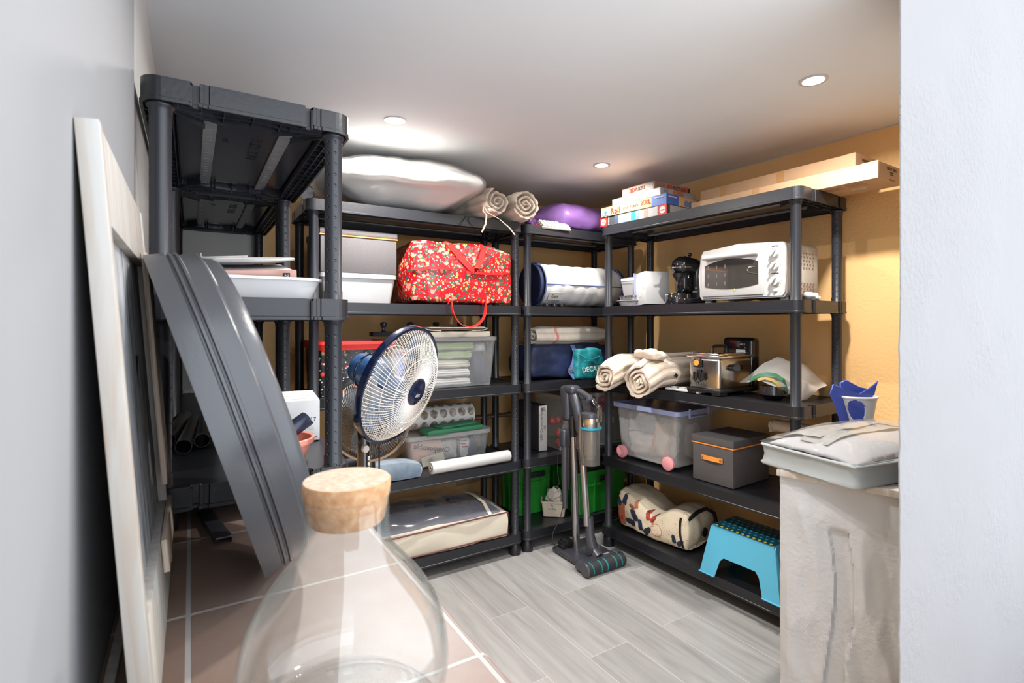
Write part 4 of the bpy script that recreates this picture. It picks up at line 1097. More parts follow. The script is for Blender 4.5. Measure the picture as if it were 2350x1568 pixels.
    b_ = thing('tin_box', 'dark tin under the small pile of books on the third shelf', 'tin', (0.91, 2.64, Z3)); bm = B(); box(bm, (0, 0, 0.065), (0.10, 0.20, 0.13), bev=0.006); finish('tin_body', bm, 'black', b_)
    b_ = thing('blue_bottle', 'blue capped plastic bottle on the third back shelf, left of the fan guard', 'bottle', (0.875, 2.478, Z3)); bm = B(); lathe(bm, [(0, 0), (0.028, 0), (0.030, 0.004), (0.030, 0.13), (0.022, 0.15), (0, 0.15)], n=24); finish('bottle_body', bm, 'dimblue', b_)
    bm = B(); cyl(bm, (0, 0, 0.17), 0.021, 0.045, n=20); finish('cap', bm, 'royal', b_)
back_third()

# --- fourth level
def dots_mat():
    m, t, p = nt('dotted_plastic')
    tc = N(t, 'ShaderNodeTexCoord'); sp = N(t, 'ShaderNodeSeparateXYZ'); t.links.new(tc.outputs['Object'], sp.inputs[0])
    a = mathn(t, 'MULTIPLY', mathn(t, 'ARCTAN2', sp.outputs[2], sp.outputs[1]), 0.055)
    def cell(s, w): return mathn(t, 'MULTIPLY', mathn(t, 'SUBTRACT', mathn(t, 'FRACT', mathn(t, 'ADD', mathn(t, 'DIVIDE', s, w), 40.25)), 0.5), w)
    u = cell(sp.outputs[0], 0.058); v = cell(a, 0.0576)
    d = mathn(t, 'SQRT', mathn(t, 'ADD', mathn(t, 'MULTIPLY', u, u), mathn(t, 'MULTIPLY', v, v)))
    k = ramp(t, mathn(t, 'MULTIPLY', d, 10.0), [(0.215, (1,)*3), (0.235, (0,)*3)])
    nz = N(t, 'ShaderNodeTexNoise', i_Scale=40.0, i_Detail=4.0); t.links.new(tc.outputs['Object'], nz.inputs['Vector'])
    dk = ramp(t, nz.outputs[0], [(0.4, (0.20, 0.17, 0.14)), (0.6, (0.50, 0.47, 0.44))])
    t.links.new(mixc(t, k, (0.78, 0.77, 0.74), dk), p.inputs['Base Color']); p.inputs['Roughness'].default_value = 0.3; M['dotted'] = m
dots_mat()
def back_fourth():
    X0, X1 = 0.945, 1.470; xc = (X0+X1)/2
    lidded_box('clear lidded box of odds and ends below the dotted roll', (xc, 2.735, Z4), X1-X0, 0.32, 0.172, 'clear', 'frost', r=0.035)
    def inside(name, lab, x, y, w, d, h, m, seed, cat):
        q = thing(name, lab, cat, (x, y+0.075, Z4+0.004)); bm = B(); soft(bm, w, d, h, e=0.45, n=8, amp=0.012, sc=18, seed=seed); finish(name+'_body', bm, m, q); return q
    q = inside('compost_bag', 'pink brown bag lettered Compostable inside the clear box', X0+0.155, 2.67, 0.21, 0.20, 0.13, 'peach', 2, 'bag')
    text('Compostable', 0.040, 'blackmatte', q, (0.02, -0.112, 0.085), (pi/2, R(12), 0), sx=-1, ext=0.002)
    inside('grey_cloth', 'crumpled grey cloth in the middle of the clear box', xc+0.035, 2.68, 0.11, 0.18, 0.115, 'labelgrey', 5, 'cloth')
    q = inside('striped_sock', 'red and white striped cloth inside the clear box', xc+0.12, 2.62, 0.06, 0.09, 0.13, 'white', 7, 'cloth')
    bm = B()
    for k in range(4): soft_v = None; lathe(bm, [(0.036, 0.062+0.017*k), (0.0365, 0.066+0.017*k), (0.036, 0.070+0.017*k), (0.030, 0.066+0.017*k)], n=20, closed=True, squash=(1, 1.42))
    finish('stripes', bm, 'printred', q)
    inside('navy_cloth', 'navy cloth at the right end of the clear box', X1-0.088, 2.68, 0.09, 0.18, 0.11, 'navy', 9, 'cloth')
    q = thing('price_card', 'cream card with a circled letter inside the clear box', 'card', (X0+0.17, 2.597, Z4+0.010)); q.rotation_euler = (R(-4), R(-9), 0)
    bm = B(); box(bm, (0, 0, 0.028), (0.13, 0.002, 0.05)); finish('card_body', bm, 'cream', q); text('(B)', 0.03, 'ceramic_brown', q, (-0.01, -0.0016, 0.03), FR)
    zt = Z4+0.172
    q = thing('dotted_roll', 'rolled white plastic mat with rows of grey dots on the clear box', 'roll', (0.80, 2.765, zt)); 
    bm = B(); bmr = 0.064
    lathe(bm, [(bmr, 0), (bmr, 0.62), (bmr-0.004, 0.62), (bmr-0.004, 0)], n=40, closed=True); lathe(bm, [(bmr-0.012, 0.002), (bmr-0.012, 0.615), (bmr-0.016, 0.615), (bmr-0.016, 0.002)], n=32, closed=True)
    for v in bm.verts: v.co = Vector((v.co.z, v.co.x, v.co.y))
    finish('roll_sheet', bm, 'dotted', q, loc=(0, 0, bmr+0.001), rot=(0.4, 0, 0))
    q = thing('green_cloth', 'folded dark green cloth on the front edge of the clear box lid', 'cloth', (1.235, 2.630, zt), R(4))
    bm = B(); soft(bm, 0.38, 0.13, 0.028, e=0.3, n=12, amp=0.006, sc=12, seed=3); finish('cloth_body', bm, 'greencloth', q)
    bm = B(); soft(bm, 0.26, 0.09, 0.014, e=0.3, n=12, amp=0.004, sc=12, seed=8); finish('upper_fold', bm, 'greencloth', q, loc=(0.03, 0.01, 0.024), rot=(0, 0, 0.15))
    q = thing('film_roll', 'roll of white plastic film lying at the shelf front', 'roll', (1.04, 2.462, Z4), R(1.5))
    bm = B(); lathe(bm, [(0.011, 0), (0.029, 0), (0.031, 0.003), (0.031, 0.470), (0.029, 0.473), (0.011, 0.473)], n=36, closed=True)
    for v in bm.verts: v.co = Vector((v.co.z, v.co.x, v.co.y))
    finish('film_body', bm, 'white_gloss', q, loc=(0, 0, 0.0315))
    bm = B(); lathe(bm, [(0.0085, -0.002), (0.011, -0.002), (0.011, 0.475), (0.0085, 0.475)], n=20, closed=True)
    for v in bm.verts: v.co = Vector((v.co.z, v.co.x, v.co.y))
    finish('core_tube', bm, 'cardboard', q, loc=(0, 0, 0.0315))
    q = thing('velvet_case', 'rounded dusty blue velvet case on the shelf, behind the cork stopper', 'case', (0.835, 2.495, Z4), R(-3))
    bm = B(); soft(bm, 0.33, 0.12, 0.095, e=0.35, n=12, amp=0.004, sc=10)
    for v in bm.verts:
        if v.co.x > 0.02: v.co.z *= 1-0.35*((v.co.x-0.02)/0.15)**2
    finish('case_body', bm, 'velvet', q)
    q = thing('flat_case', 'flat dark grey case lying behind the blue velvet case', 'panel', (0.70, 2.70, Z4)); bm = B(); box(bm, (0, 0, 0.05), (0.36, 0.16, 0.10), bev=0.01); finish('case_body', bm, 'gunmetal', q)
    for k, (dy, lab) in enumerate(((0.0, 'front shiny brown rod lying from the dotted roll across both units'), (0.035, 'rear shiny brown rod lying beside its twin across both units'))):
        q = thing('metal_rod', lab, 'rod', (1.30, 2.842+dy, zt), 0, 'brown rods across the two units')
        bm = B(); tube(bm, [(0, 0, 0.012), (0.25, 0, 0.012), (0.60, 0, 0.012)], 0.011, n=14); finish('rod_body', bm, 'pole_gold', q)
back_fourth()

def beige_bag():
    t = thing('bedding_bag', 'beige zipped bedding bag with a clear top, on the lowest back shelf', 'bag', (1.06, 2.66, Z5), R(-1))
    W_, D_ = 0.88, 0.40
    bm = B(); soft(bm, W_, D_, 0.135, e=0.06, n=16, amp=0.010, sc=6, seed=5); finish('bag_side', bm, 'cream', t, angle=60)
    def dome(x, y, h, amp, seed):
        u, v = x/(W_/2), y/(D_/2); k = max(0, (1-abs(u)**4))*max(0, (1-abs(v)**4))
        return 0.130 + h*k**0.6*(0.95-0.25*u) + amp*noise.noise(Vector((x*9+seed, y*9, seed)))*k**0.5 + amp*0.6*abs(noise.noise(Vector((x*20+seed, y*24, seed))))*k
    for nm, h, amp, m, sd, sc in (('navy_bedding', 0.060, 0.020, 'navy', 2, 0.96), ('clear_top', 0.078, 0.020, 'film', 3, 1.0)):
        bm = B(); nx, ny = 44, 24; g = []
        for i in range(nx+1):
            g.append([bm.verts.new((W_*sc*(i/nx-0.5)*0.985, D_*sc*(j/ny-0.5)*0.985, dome(W_*(i/nx-0.5), D_*(j/ny-0.5), h, amp, sd))) for j in range(ny+1)])
        for i in range(nx):
            for j in range(ny): bm.faces.new((g[i][j], g[i+1][j], g[i+1][j+1], g[i][j+1]))
        finish(nm, bm, m, t, angle=80)
    bm = B(); a = W_/2-0.004; b = D_/2-0.004
    tube(bm, [(-a, -b-0.006, 0.130), (-a/2, -b-0.012, 0.124), (0, -b-0.011, 0.128), (a/2, -b-0.010, 0.133), (a, -b, 0.130), (a, b, 0.130), (-a, b, 0.13)], 0.004, n=6, closed=True)
    tube(bm, [(a+0.002, -b, 0.012), (a+0.003, -b, 0.13)], 0.004, n=6); tube(bm, [(-a, -b-0.009, 0.012), (-a/2, -b-0.012, 0.011), (0, -b-0.013, 0.010), (a/2, -b-0.011, 0.011), (a, -b-0.006, 0.012)], 0.0035, n=6)
    finish('piping', bm, 'brownpipe', t)
    bm = B(); ribbon(bm, [(0.33, -b, 0.136), (0.325, -0.12, 0.185), (0.31, -0.02, 0.20), (0.30, 0.1, 0.19)], 0.02, 0.003, wdir=(1, 0, 0)); finish('webbing', bm, 'cream', t)
beige_bag()

# ------------------------------------------------------------------ corner unit
def corner_items():
    # purple sack
    t = thing('purple_sack', 'purple bin bag of soft things lying on top of the corner shelves', 'bag', (2.08, 2.66, Z1), R(4))
    bm = B(); soft(bm, 0.60, 0.40, 0.185, e=0.62, n=20, amp=0.022, sc=5, seed=11)
    for v in bm.verts:
        if v.co.x < -0.18:
            k = (-0.18-v.co.x)/0.12; v.co.y *= 1-0.6*k; v.co.z = v.co.z*(1-0.5*k)+0.03*k
    finish('sack_body', bm, 'purple', t, angle=80)
    bm = B(); soft(bm, 0.07, 0.06, 0.06, e=0.5, n=8, amp=0.02, sc=30, seed=2); finish('knot', bm, 'purple', t, loc=(-0.315, 0, 0.03), rot=(0, 0.5, 0))
    bm = B(); ribbon(bm, [(-0.27, -0.03, 0.06), (-0.31, -0.06, 0.035), (-0.36, -0.08, 0.014), (-0.42, -0.10, 0.004)], 0.016, 0.002, wdir=(0, 1, 0)); ribbon(bm, [(-0.27, -0.03, 0.05), (-0.32, -0.08, 0.016), (-0.38, -0.13, 0.003)], 0.012, 0.002, wdir=(0, 1, 0)); finish('drawstring', bm, 'pinkribbon', t)
    t = thing('keyboard', 'small pale keyboard with raised keys leaning in front of the purple bag', 'keyboard', (1.815, 2.462, Z1+0.004), R(-3)); t.rotation_euler = (R(38), 0, R(-3))
    bm = B(); box(bm, (0, 0, 0.006), (0.20, 0.075, 0.012), bev=0.002); finish('case', bm, 'offwhite', t)
    for r_ in range(3):
        for c_ in range(7):
            if r_ == 2 and c_ > 4: continue
            bm = B(); box(bm, (-0.084+c_*0.028, -0.022+r_*0.023, 0.016), (0.023, 0.018, 0.010), bev=0.002); finish('key', bm, 'white', t)
    # bolster bag
    t = thing('bolster_bag', 'white quilted mattress roll with navy ends on the second corner shelf', 'bag', (1.757, 2.60, Z2+0.006))
    r = 0.130; L = 0.63
    bm = B(); n = 72; nx = 44; g = []
    for i in range(nx+1):
        x = 0.015+(L-0.03)*i/nx; row = []
        for k in range(n):
            a = 2*pi*k/n; ph = a*4.0
            q = 0.005*abs(sin(x*34 + (1.6*cos(a) if sin(a) < 0 else 0.2*cos(a)*3)))
            e_ = min(1, min(i, nx-i)/2)
            rr = r-0.006+q*e_+0.004*noise.noise(Vector((x*7, cos(a)*1.5, sin(a)*1.5)))
            row.append(bm.verts.new((x, rr*cos(a), max(0, r+rr*sin(a)))))
        g.append(row)
    for i in range(nx):
        for k in range(n): bm.faces.new((g[i][k], g[i][(k+1) % n], g[i+1][(k+1) % n], g[i+1][k]))
    finish('quilted_body', bm, 'blanket', t, angle=70)
    for s, x in ((-1, 0.0), (1, L)):
        bm = B(); lathe(bm, [(0, -0.02), (r*0.75, -0.016), (r-0.004, 0.002), (r, 0.012), (r-0.006, 0.022), (0, 0.022)], n=48)
        for v in bm.verts: v.co = Vector((x+v.co.z*(-s)*(-1), v.co.x, r+v.co.y))
        finish('end_panel', bm, 'navy', t, lab='navy round end')
    bm = B(); tube(bm, [(0.015, -r*0.985, r*0.98), (L-0.015, -r*0.985, r*0.98)], 0.0035, n=8)
    for x in (0.012, L-0.012): tube(bm, [(x, (r+0.001)*cos(2*pi*k/40), r+(r+0.001)*sin(2*pi*k/40)) for k in range(40)], 0.004, n=6, closed=True)
    finish('piping', bm, 'strapblue', t)
    bm = B(); box(bm, (0.09, -r*0.86, r*0.45), (0.10, 0.002, 0.05), rot=(R(28), 0, 0)); finish('printed_tag', bm, 'labelgrey', t)
    text('Easy', 0.028, 'darkgreen', t, (0.085, -r*0.885, r*0.44), (R(118), 0, 0))
    for k, x in enumerate((0, 0.05, 0.098)):
        q = thing('black_disc', ['left black plastic disc', 'middle black plastic disc', 'right black plastic disc'][k]+' in front of the white quilted roll', 'disc', (1.765+x*1.1, 2.462, Z2), 0, 'black discs on the shelf edge')
        bm = B(); lathe(bm, [(0, 0), (0.021, 0), (0.023, 0.003), (0.023, 0.016), (0.019, 0.019), (0, 0.017)], n=24); finish('disc_body', bm, 'black_gloss', q)
    # navy duffel, teal pouch, quilt
    t = thing('duffel_bag', 'navy duffel bag on the middle corner shelf', 'bag', (2.035, 2.660, Z3))
    bm = B(); soft(bm, 0.74, 0.28, 0.215, e=0.38, n=18, amp=0.016, sc=6, seed=6); finish('bag_body', bm, 'navy', t, angle=80)
    bm = B(); ribbon(bm, [(-0.02, -0.14, 0.205), (-0.03, -0.185, 0.16), (-0.055, -0.20, 0.10), (-0.09, -0.205, 0.045), (-0.07, -0.215, 0.016), (0.05, -0.22, 0.013), (0.20, -0.22, 0.012)], 0.030, 0.004, wdir=(1, 0, 0.15)); s = finish('strap', bm, 'strapblue', t)
    s.location = (0, 0.02, 0)
    for p_ in ((-0.022, -0.178, 0.165), (-0.085, -0.212, 0.062)):
        bm = B(); tube(bm, [(-0.02, 0, -0.012), (0.02, 0, -0.012), (0.02, 0, 0.012), (-0.02, 0, 0.012)], 0.0025, n=6, closed=True); finish('buckle', bm, 'steel', s, loc=p_)
    t = thing('teal_pouch', 'teal and turquoise cloth bag in front of the navy duffel bag', 'bag', (2.085, 2.462, Z3+0.002)); t.rotation_euler = (R(-3), 0, 0)
    bm = B(); soft(bm, 0.25, 0.05, 0.185, e=0.3, n=14, amp=0.012, sc=12, seed=8)
    for v in bm.verts: v.co.x *= 1-0.2*(v.co.z/0.185)
    finish('bag_body', bm, 'teal', t, angle=80)
    text('DECATH', 0.044, 'white', t, (0.005, -0.036, 0.058), (pi/2, R(-3), 0), ext=0.001)
    bm = B(); tube(bm, [(-0.09, -0.030, 0.15), (-0.05, -0.034, 0.125), (0.01, -0.034, 0.12), (0.06, -0.034, 0.135)], 0.003, n=6); finish('seam', bm, 'aqua', t)
    t = roll('cream quilt with a pink stripe folded on the navy duffel bag', (1.755, 2.60, Z3+0.205), 0.083, 0.66, R(3), m='quilt_light', turns=2.0, squash=0.92, seed=1.2, hw=0.024, name='folded_quilt', tie=-1)
    for o in t.children:
        for v in o.data.vertices:
            k = max(0, (v.co.x-0.45)/0.21); v.co.z = v.co.z*(1-0.75*k*k)+0.05*k*k; v.co.y *= 1-0.5*k*k
            v.co.y += 0.03*noise.noise(Vector((v.co.x*5, v.co.z*12, 0)))
    wrap_band('pink_stripe', [c for c in t.children][0], 0.155, 0.016, 'pinkstripe', t)
    # light wreath box
    p = at(1246, 1035, Z=Z4)
    t = thing('wreath_box', 'black light wreath box with a pale lettered side, standing upright', 'box', (p.x, p.y, Z4), R(-3))
    bm = B(); box(bm, (0, 0.145, 0.137), (0.060, 0.29, 0.274), bev=0.0012); finish('box_body', bm, 'blackmatte', t)
    bm = B(); box(bm, (0, -0.0008, 0.137), (0.058, 0.0012, 0.272)); finish('side_panel', bm, 'labelgrey', t, lab='pale lettered side panel')
    text('LED Corona de luces', 0.0235, 'black', t, (-0.012, -0.0018, 0.162), (pi/2, R(-90), 0), sx=0.95)
    text('CE', 0.02, 'black', t, (0.013, -0.0018, 0.14), (pi/2, R(-90), 0)); 
    bm = B(); lathe(bm, [(0.012, 0.0), (0.0175, 0.0), (0.0175, 0.001), (0.012, 0.001)], c=(0, -0.0022, 0.035), rot=(pi/2, 0, 0), n=28, closed=True); finish('ring_picture', bm, 'white', t)
    bm = B()
    for k in range(6): box(bm, (-0.016+0.006*k, -0.0022, 0.252), (0.0025, 0.0008, 0.022))
    finish('barcode', bm, 'black', t)
    # christmas boxes
    for k, (x, w, lab) in enumerate(((2.01, 0.245, 'clear box of red baubles beside the wreath box'), (2.285, 0.275, 'clear box of red tinsel nearest the right-hand shelves'))):
        lidded_box(lab, (x, 2.632, Z4), w, 0.335, 0.335, 'clear', 'frost', r=0.02, clips=False)
        if k == 0:
            for q in range(12):
                bx, by, bz = x-0.078+0.052*(q % 4), 2.565+0.075*(q//8), 0.032+0.062*((q//4) % 3)
                b_ = thing('bauble', 'red bauble in the box beside the wreath box, '+['bottom', 'middle', 'top'][(q//4) % 3]+' layer, '+['leftmost', 'second from left', 'third from left', 'rightmost'][q % 4], 'bauble', (bx, by, Z4+bz+0.0), 0, 'red baubles')
                bm = B(); bmesh.ops.create_uvsphere(bm, u_segments=18, v_segments=12, radius=0.024); finish('ball', bm, 'lidred', b_); bm = B(); cyl(bm, (0, 0, 0.026), 0.006, 0.008, n=10); finish('cap', bm, 'steel', b_)
        else:
            q = thing('tinsel_heap', 'tangled dark red tinsel at the top of the clear box', 'tinsel', (x, 2.64, Z4+0.19)); q['kind'] = 'stuff'
            bm = B(); soft(bm, 0.19, 0.23, 0.10, e=0.6, n=18, amp=0.022, sc=28, seed=3); finish('tinsel_strands', bm, 'tinsel', q, angle=10)
            q = thing('ornament_box', 'dark green box with a cream label inside the clear box', 'box', (x, 2.64, Z4+0.005)); bm = B(); box(bm, (0, 0, 0.088), (0.20, 0.26, 0.175), bev=0.003); finish('box_body', bm, 'darkgreen', q); bm = B(); box(bm, (0.01, -0.131, 0.14), (0.07, 0.001, 0.04)); finish('paper_label', bm, 'cream', q)
    # green crates
    def crate(lab, loc, rz, w, d, h):
        t = thing('plastic_crate', lab, 'crate', loc, rz, 'green plastic crates')
        bm = B(); tub(bm, w, d, h, r=0.012, wall=0.003, taper=0.93, lip=0.008, liph=0.014)
        for x in (-0.36, -0.18, 0.18, 0.36): box(bm, (x*w, -d/2*0.985, h*0.42), (0.006, 0.014, h*0.78))
        for s in (-1, 1):
            for y in (-0.3, 0, 0.3): box(bm, (s*w/2*0.985, y*d, h*0.42), (0.014, 0.006, h*0.78))
        box(bm, (0, -d/2*0.99, h*0.66), (w*0.94, 0.010, 0.006)); finish('crate_body', bm, 'greencrate', t)
        bm = B(); box(bm, (0.02, -d/2-0.002, h*0.80), (0.105, 0.012, 0.036), bev=0.008); finish('hand_opening', bm, 'black', t)
    crate('green plastic crate at the front of the lowest corner shelf', (2.205, 2.628, Z5), 0, 0.395, 0.32, 0.262)
    t = thing('dark_cloth', 'black cloth heap lying in the front green crate', 'cloth', (2.205, 2.628, Z5+0.10)); bm = B(); soft(bm, 0.31, 0.24, 0.20, e=0.5, n=12, amp=0.03, sc=12); finish('cloth_body', bm, 'blackmatte', t)
    crate('green plastic crate behind the cream food tub', (1.815, 2.765, Z5), 0, 0.245, 0.22, 0.30)
    p = at(1296, 1186, Z=Z5)
    t = thing('food_tub', 'cream rectangular food tub holding a crumpled cloth, beside the vacuum cleaner', 'tub', (p.x-0.030, p.y+0.070, Z5), R(-38))
    bm = B(); tub(bm, 0.15, 0.115, 0.095, r=0.015, wall=0.002, taper=0.86, lip=0.005, liph=0.01); finish('tub_body', bm, 'cream', t)
    text('1 x 100 g', 0.014, 'blackmatte', t, (-0.01, -0.0575, 0.05), (R(83), 0, 0)); text('TL', 0.014, 'blackmatte', t, (-0.01, -0.059, 0.072), (R(83), 0, 0))
    t = thing('crumpled_cloth', 'crumpled grey white cloth bulging out of the cream food tub', 'cloth', (p.x-0.030, p.y+0.070, Z5+0.035)); bm = B(); soft(bm, 0.10, 0.08, 0.13, e=0.8, n=14, amp=0.022, sc=26, seed=5); finish('cloth_body', bm, 'linen', t, angle=30)
    t = thing('masking_paper', 'strip of pale paper tape along the foot of the back wall', 'paper', (1.80, BY-0.002, 0.27)); bm = B(); box(bm, (0, 0, 0), (0.60, 0.002, 0.09), rot=(0, R(-3), 0)); finish('tape_body', bm, 'cardboard', t)
corner_items()
# ------------------------------------------------------------------ right-hand unit
RD = DRZ - pi/2        # front (local -y) faces the room
def DL(a, f, z=0.0):
    """point on the right unit: a = distance from its near post towards the back, f = distance in from the front posts"""
    n_ = Vector((dd.y, -dd.x)); p = DN2+dd*a+n_*f; return (p.x, p.y, z)
def printed_box(lab, a, f, z, w, d, h, m, rz=0.0, group=None, name='puzzle_box'):
    """w along the shelf front, d into the shelf; origin at the near front corner"""
    p = DL(a, f, z); t = thing(name, lab, 'box', p, RD+rz, group)
    # local +x runs toward the camera, so the box body extends to -x, and into +y
    bm = B(); box(bm, (-w/2, d/2, h*0.5), (w, d, h-0.0008), bev=0.0012, seg=1); finish('box_body', bm, m, t)
    bm = B(); box(bm, (-w/2, d/2, h-0.0006), (w+0.002, d+0.002, 0.0012)); finish('lid_edge', bm, m, t)
    return t
SIDE = (pi/2, 0, pi/2)      # text on the face that looks along local +x
def puzzles():
    z = Z1
    t = printed_box('lowest puzzle box of the stack, with red round seals and a blue city strip', 0.64, -0.02, z, 0.47, 0.30, 0.053, 'blackmatte', 0.03, 'puzzle boxes stacked on the right shelves')
    bm = B()
    cols = ['printblue', 'card_grey', 'strapblue', 'velvet', 'teal', 'strapblue', 'card_grey', 'copperbox', 'card_grey', 'card_grey']
    bm.free()
    for k, m in enumerate(cols):
        bm = B(); box(bm, (-0.345+k*0.030, -0.0008, 0.026), (0.0305, 0.001, 0.048)); finish('picture_strip', bm, m, t)
    for x in (-0.446, -0.028):
        bm = B(); box(bm, (x, -0.001, 0.026), (0.048, 0.0016, 0.051)); s = finish('seal', bm, 'lidred', t)
        bm = B(); cyl(bm, (x, -0.0022, 0.026), 0.019, 0.001, rot=(pi/2, 0, 0), n=28); finish('seal_disc', bm, 'card_white', s)
        text('educa', 0.011, 'lidred', s, (x, -0.0032, 0.026), FR)
    text('BORRAS', 0.011, 'white', t, (-0.405, -0.0012, 0.026), (pi/2, R(-90), 0)); 
    bm = B(); box(bm, (0.0016, 0.15, 0.026), (0.001, 0.26, 0.046)); finish('end_picture', bm, 'card_grey', t)
    z += 0.0535
    t = printed_box('orange Roll your Puzzle box with a blue end, second from the bottom of the stack', 0.645, -0.02, z, 0.455, 0.30, 0.054, 'paper_orange', 0.045, 'puzzle boxes stacked on the right shelves')
    bm = B(); box(bm, (-0.046, 0.05, 0.027), (0.094, 0.104, 0.0550)); finish('blue_end', bm, 'card_blue', t)
    text('Roll', 0.044, 'lidred', t, (-0.345, -0.0022, 0.024), FR, bold=0.001); text('your Puzzle!', 0.023, 'card_blue', t, (-0.235, -0.0022, 0.030), FR); text('XXL', 0.034, 'lidred', t, (-0.133, -0.0022, 0.032), FR)
    text('Ravensburger', 0.011, 'white', t, (-0.046, -0.0036, 0.042), FR); text('Ravensburger', 0.013, 'white', t, (0.0018, 0.051, 0.043), SIDE)
    bm = B()
    for x in (-0.43, -0.405): cyl(bm, (x, -0.0012, 0.022), 0.018, 0.001, rot=(pi/2, 0, 0), n=24)
    finish('round_picture', bm, 'strapblue', t); bm = B(); cyl(bm, (-0.24, -0.0012, 0.012), 0.010, 0.001, rot=(pi/2, 0, 0), n=20); finish('round_badge', bm, 'sage', t)
    bm = B(); cyl(bm, (0.0014, 0.17, 0.022), 0.017, 0.001, rot=(0, pi/2, 0), n=24); cyl(bm, (0.0014, 0.205, 0.022), 0.017, 0.001, rot=(0, pi/2, 0), n=24); finish('round_picture', bm, 'strapblue', t)
    z += 0.0555
    t = printed_box('white 500 piece puzzle box with a sunset picture, third up in the stack', 0.70, 0.0, z, 0.35, 0.29, 0.045, 'card_white', 0.0, 'puzzle boxes stacked on the right shelves')
    bm = B(); box(bm, (-0.19, -0.001, 0.022), (0.10, 0.001, 0.040)); o = finish('picture', bm, 'card_peach', t); bm = B(); box(bm, (-0.19, -0.0016, 0.009), (0.10, 0.0008, 0.012)); box(bm, (-0.20, -0.0016, 0.030), (0.025, 0.0008, 0.005)); finish('picture_dark', bm, 'ceramic_brown', t)
    bm = B(); box(bm, (0.001, 0.145, 0.022), (0.001, 0.09, 0.040)); finish('picture', bm, 'rust', t); bm = B(); box(bm, (0.0017, 0.165, 0.020), (0.0008, 0.045, 0.034)); finish('picture_dark', bm, 'ceramic_brown', t)
    text('500', 0.022, 'card_grey', t, (0.0015, 0.045, 0.030), SIDE); text('500', 0.014, 'card_grey', t, (-0.315, -0.0015, 0.012), FR)
    z += 0.0455
    t = printed_box('pinkish 3D Puzzle box on top of the stack', 0.755, 0.015, z, 0.235, 0.30, 0.048, 'paper_pink', -0.02, 'puzzle boxes stacked on the right shelves')
    for (c, s, m) in (((-0.205, -0.001, 0.024), (0.050, 0.001, 0.042), 'card_grey'), ((-0.028, -0.001, 0.024), (0.045, 0.001, 0.044), 'card_grey'), ((-0.115, -0.001, 0.006), (0.12, 0.001, 0.007), 'ceramic_brown'), ((0.001, 0.048, 0.024), (0.001, 0.080, 0.040), 'ceramic_brown'), ((0.001, 0.17, 0.005), (0.001, 0.20, 0.007), 'ceramic_brown')):
        bm = B(); box(bm, c, s); finish('picture', bm, m, t)
    text('3D', 0.032, 'lidred', t, (-0.157, -0.0018, 0.027), FR, bold=0.001); text('PUZZLE', 0.026, 'black', t, (-0.098, -0.0018, 0.027), FR, sx=0.75)
    text('3D', 0.036, 'lidred', t, (0.0018, 0.122, 0.028), SIDE, bold=0.001); text('PUZZLE', 0.030, 'black', t, (0.0018, 0.19, 0.028), SIDE, sx=0.8)
    bm = B(); cyl(bm, (0.0014, 0.247, 0.024), 0.018, 0.001, rot=(0, pi/2, 0), n=8); finish('red_star', bm, 'lidred', t)
    bm = B()
    for k in range(5): box(bm, (0.0012, 0.277+k*0.004, 0.03), (0.001, 0.0018, 0.026))
    finish('barcode', bm, 'black', t)
mat('paper_orange', (0.46, 0.25, 0.10), 0.5); mat('paper_pink', (0.42, 0.22, 0.16), 0.5); mat('card_white', (0.33, 0.33, 0.33), 0.5); mat('card_blue', (0.03, 0.08, 0.26), 0.5); mat('card_peach', (0.40, 0.22, 0.16), 0.5); mat('card_grey', (0.22, 0.21, 0.21), 0.5)
puzzles()
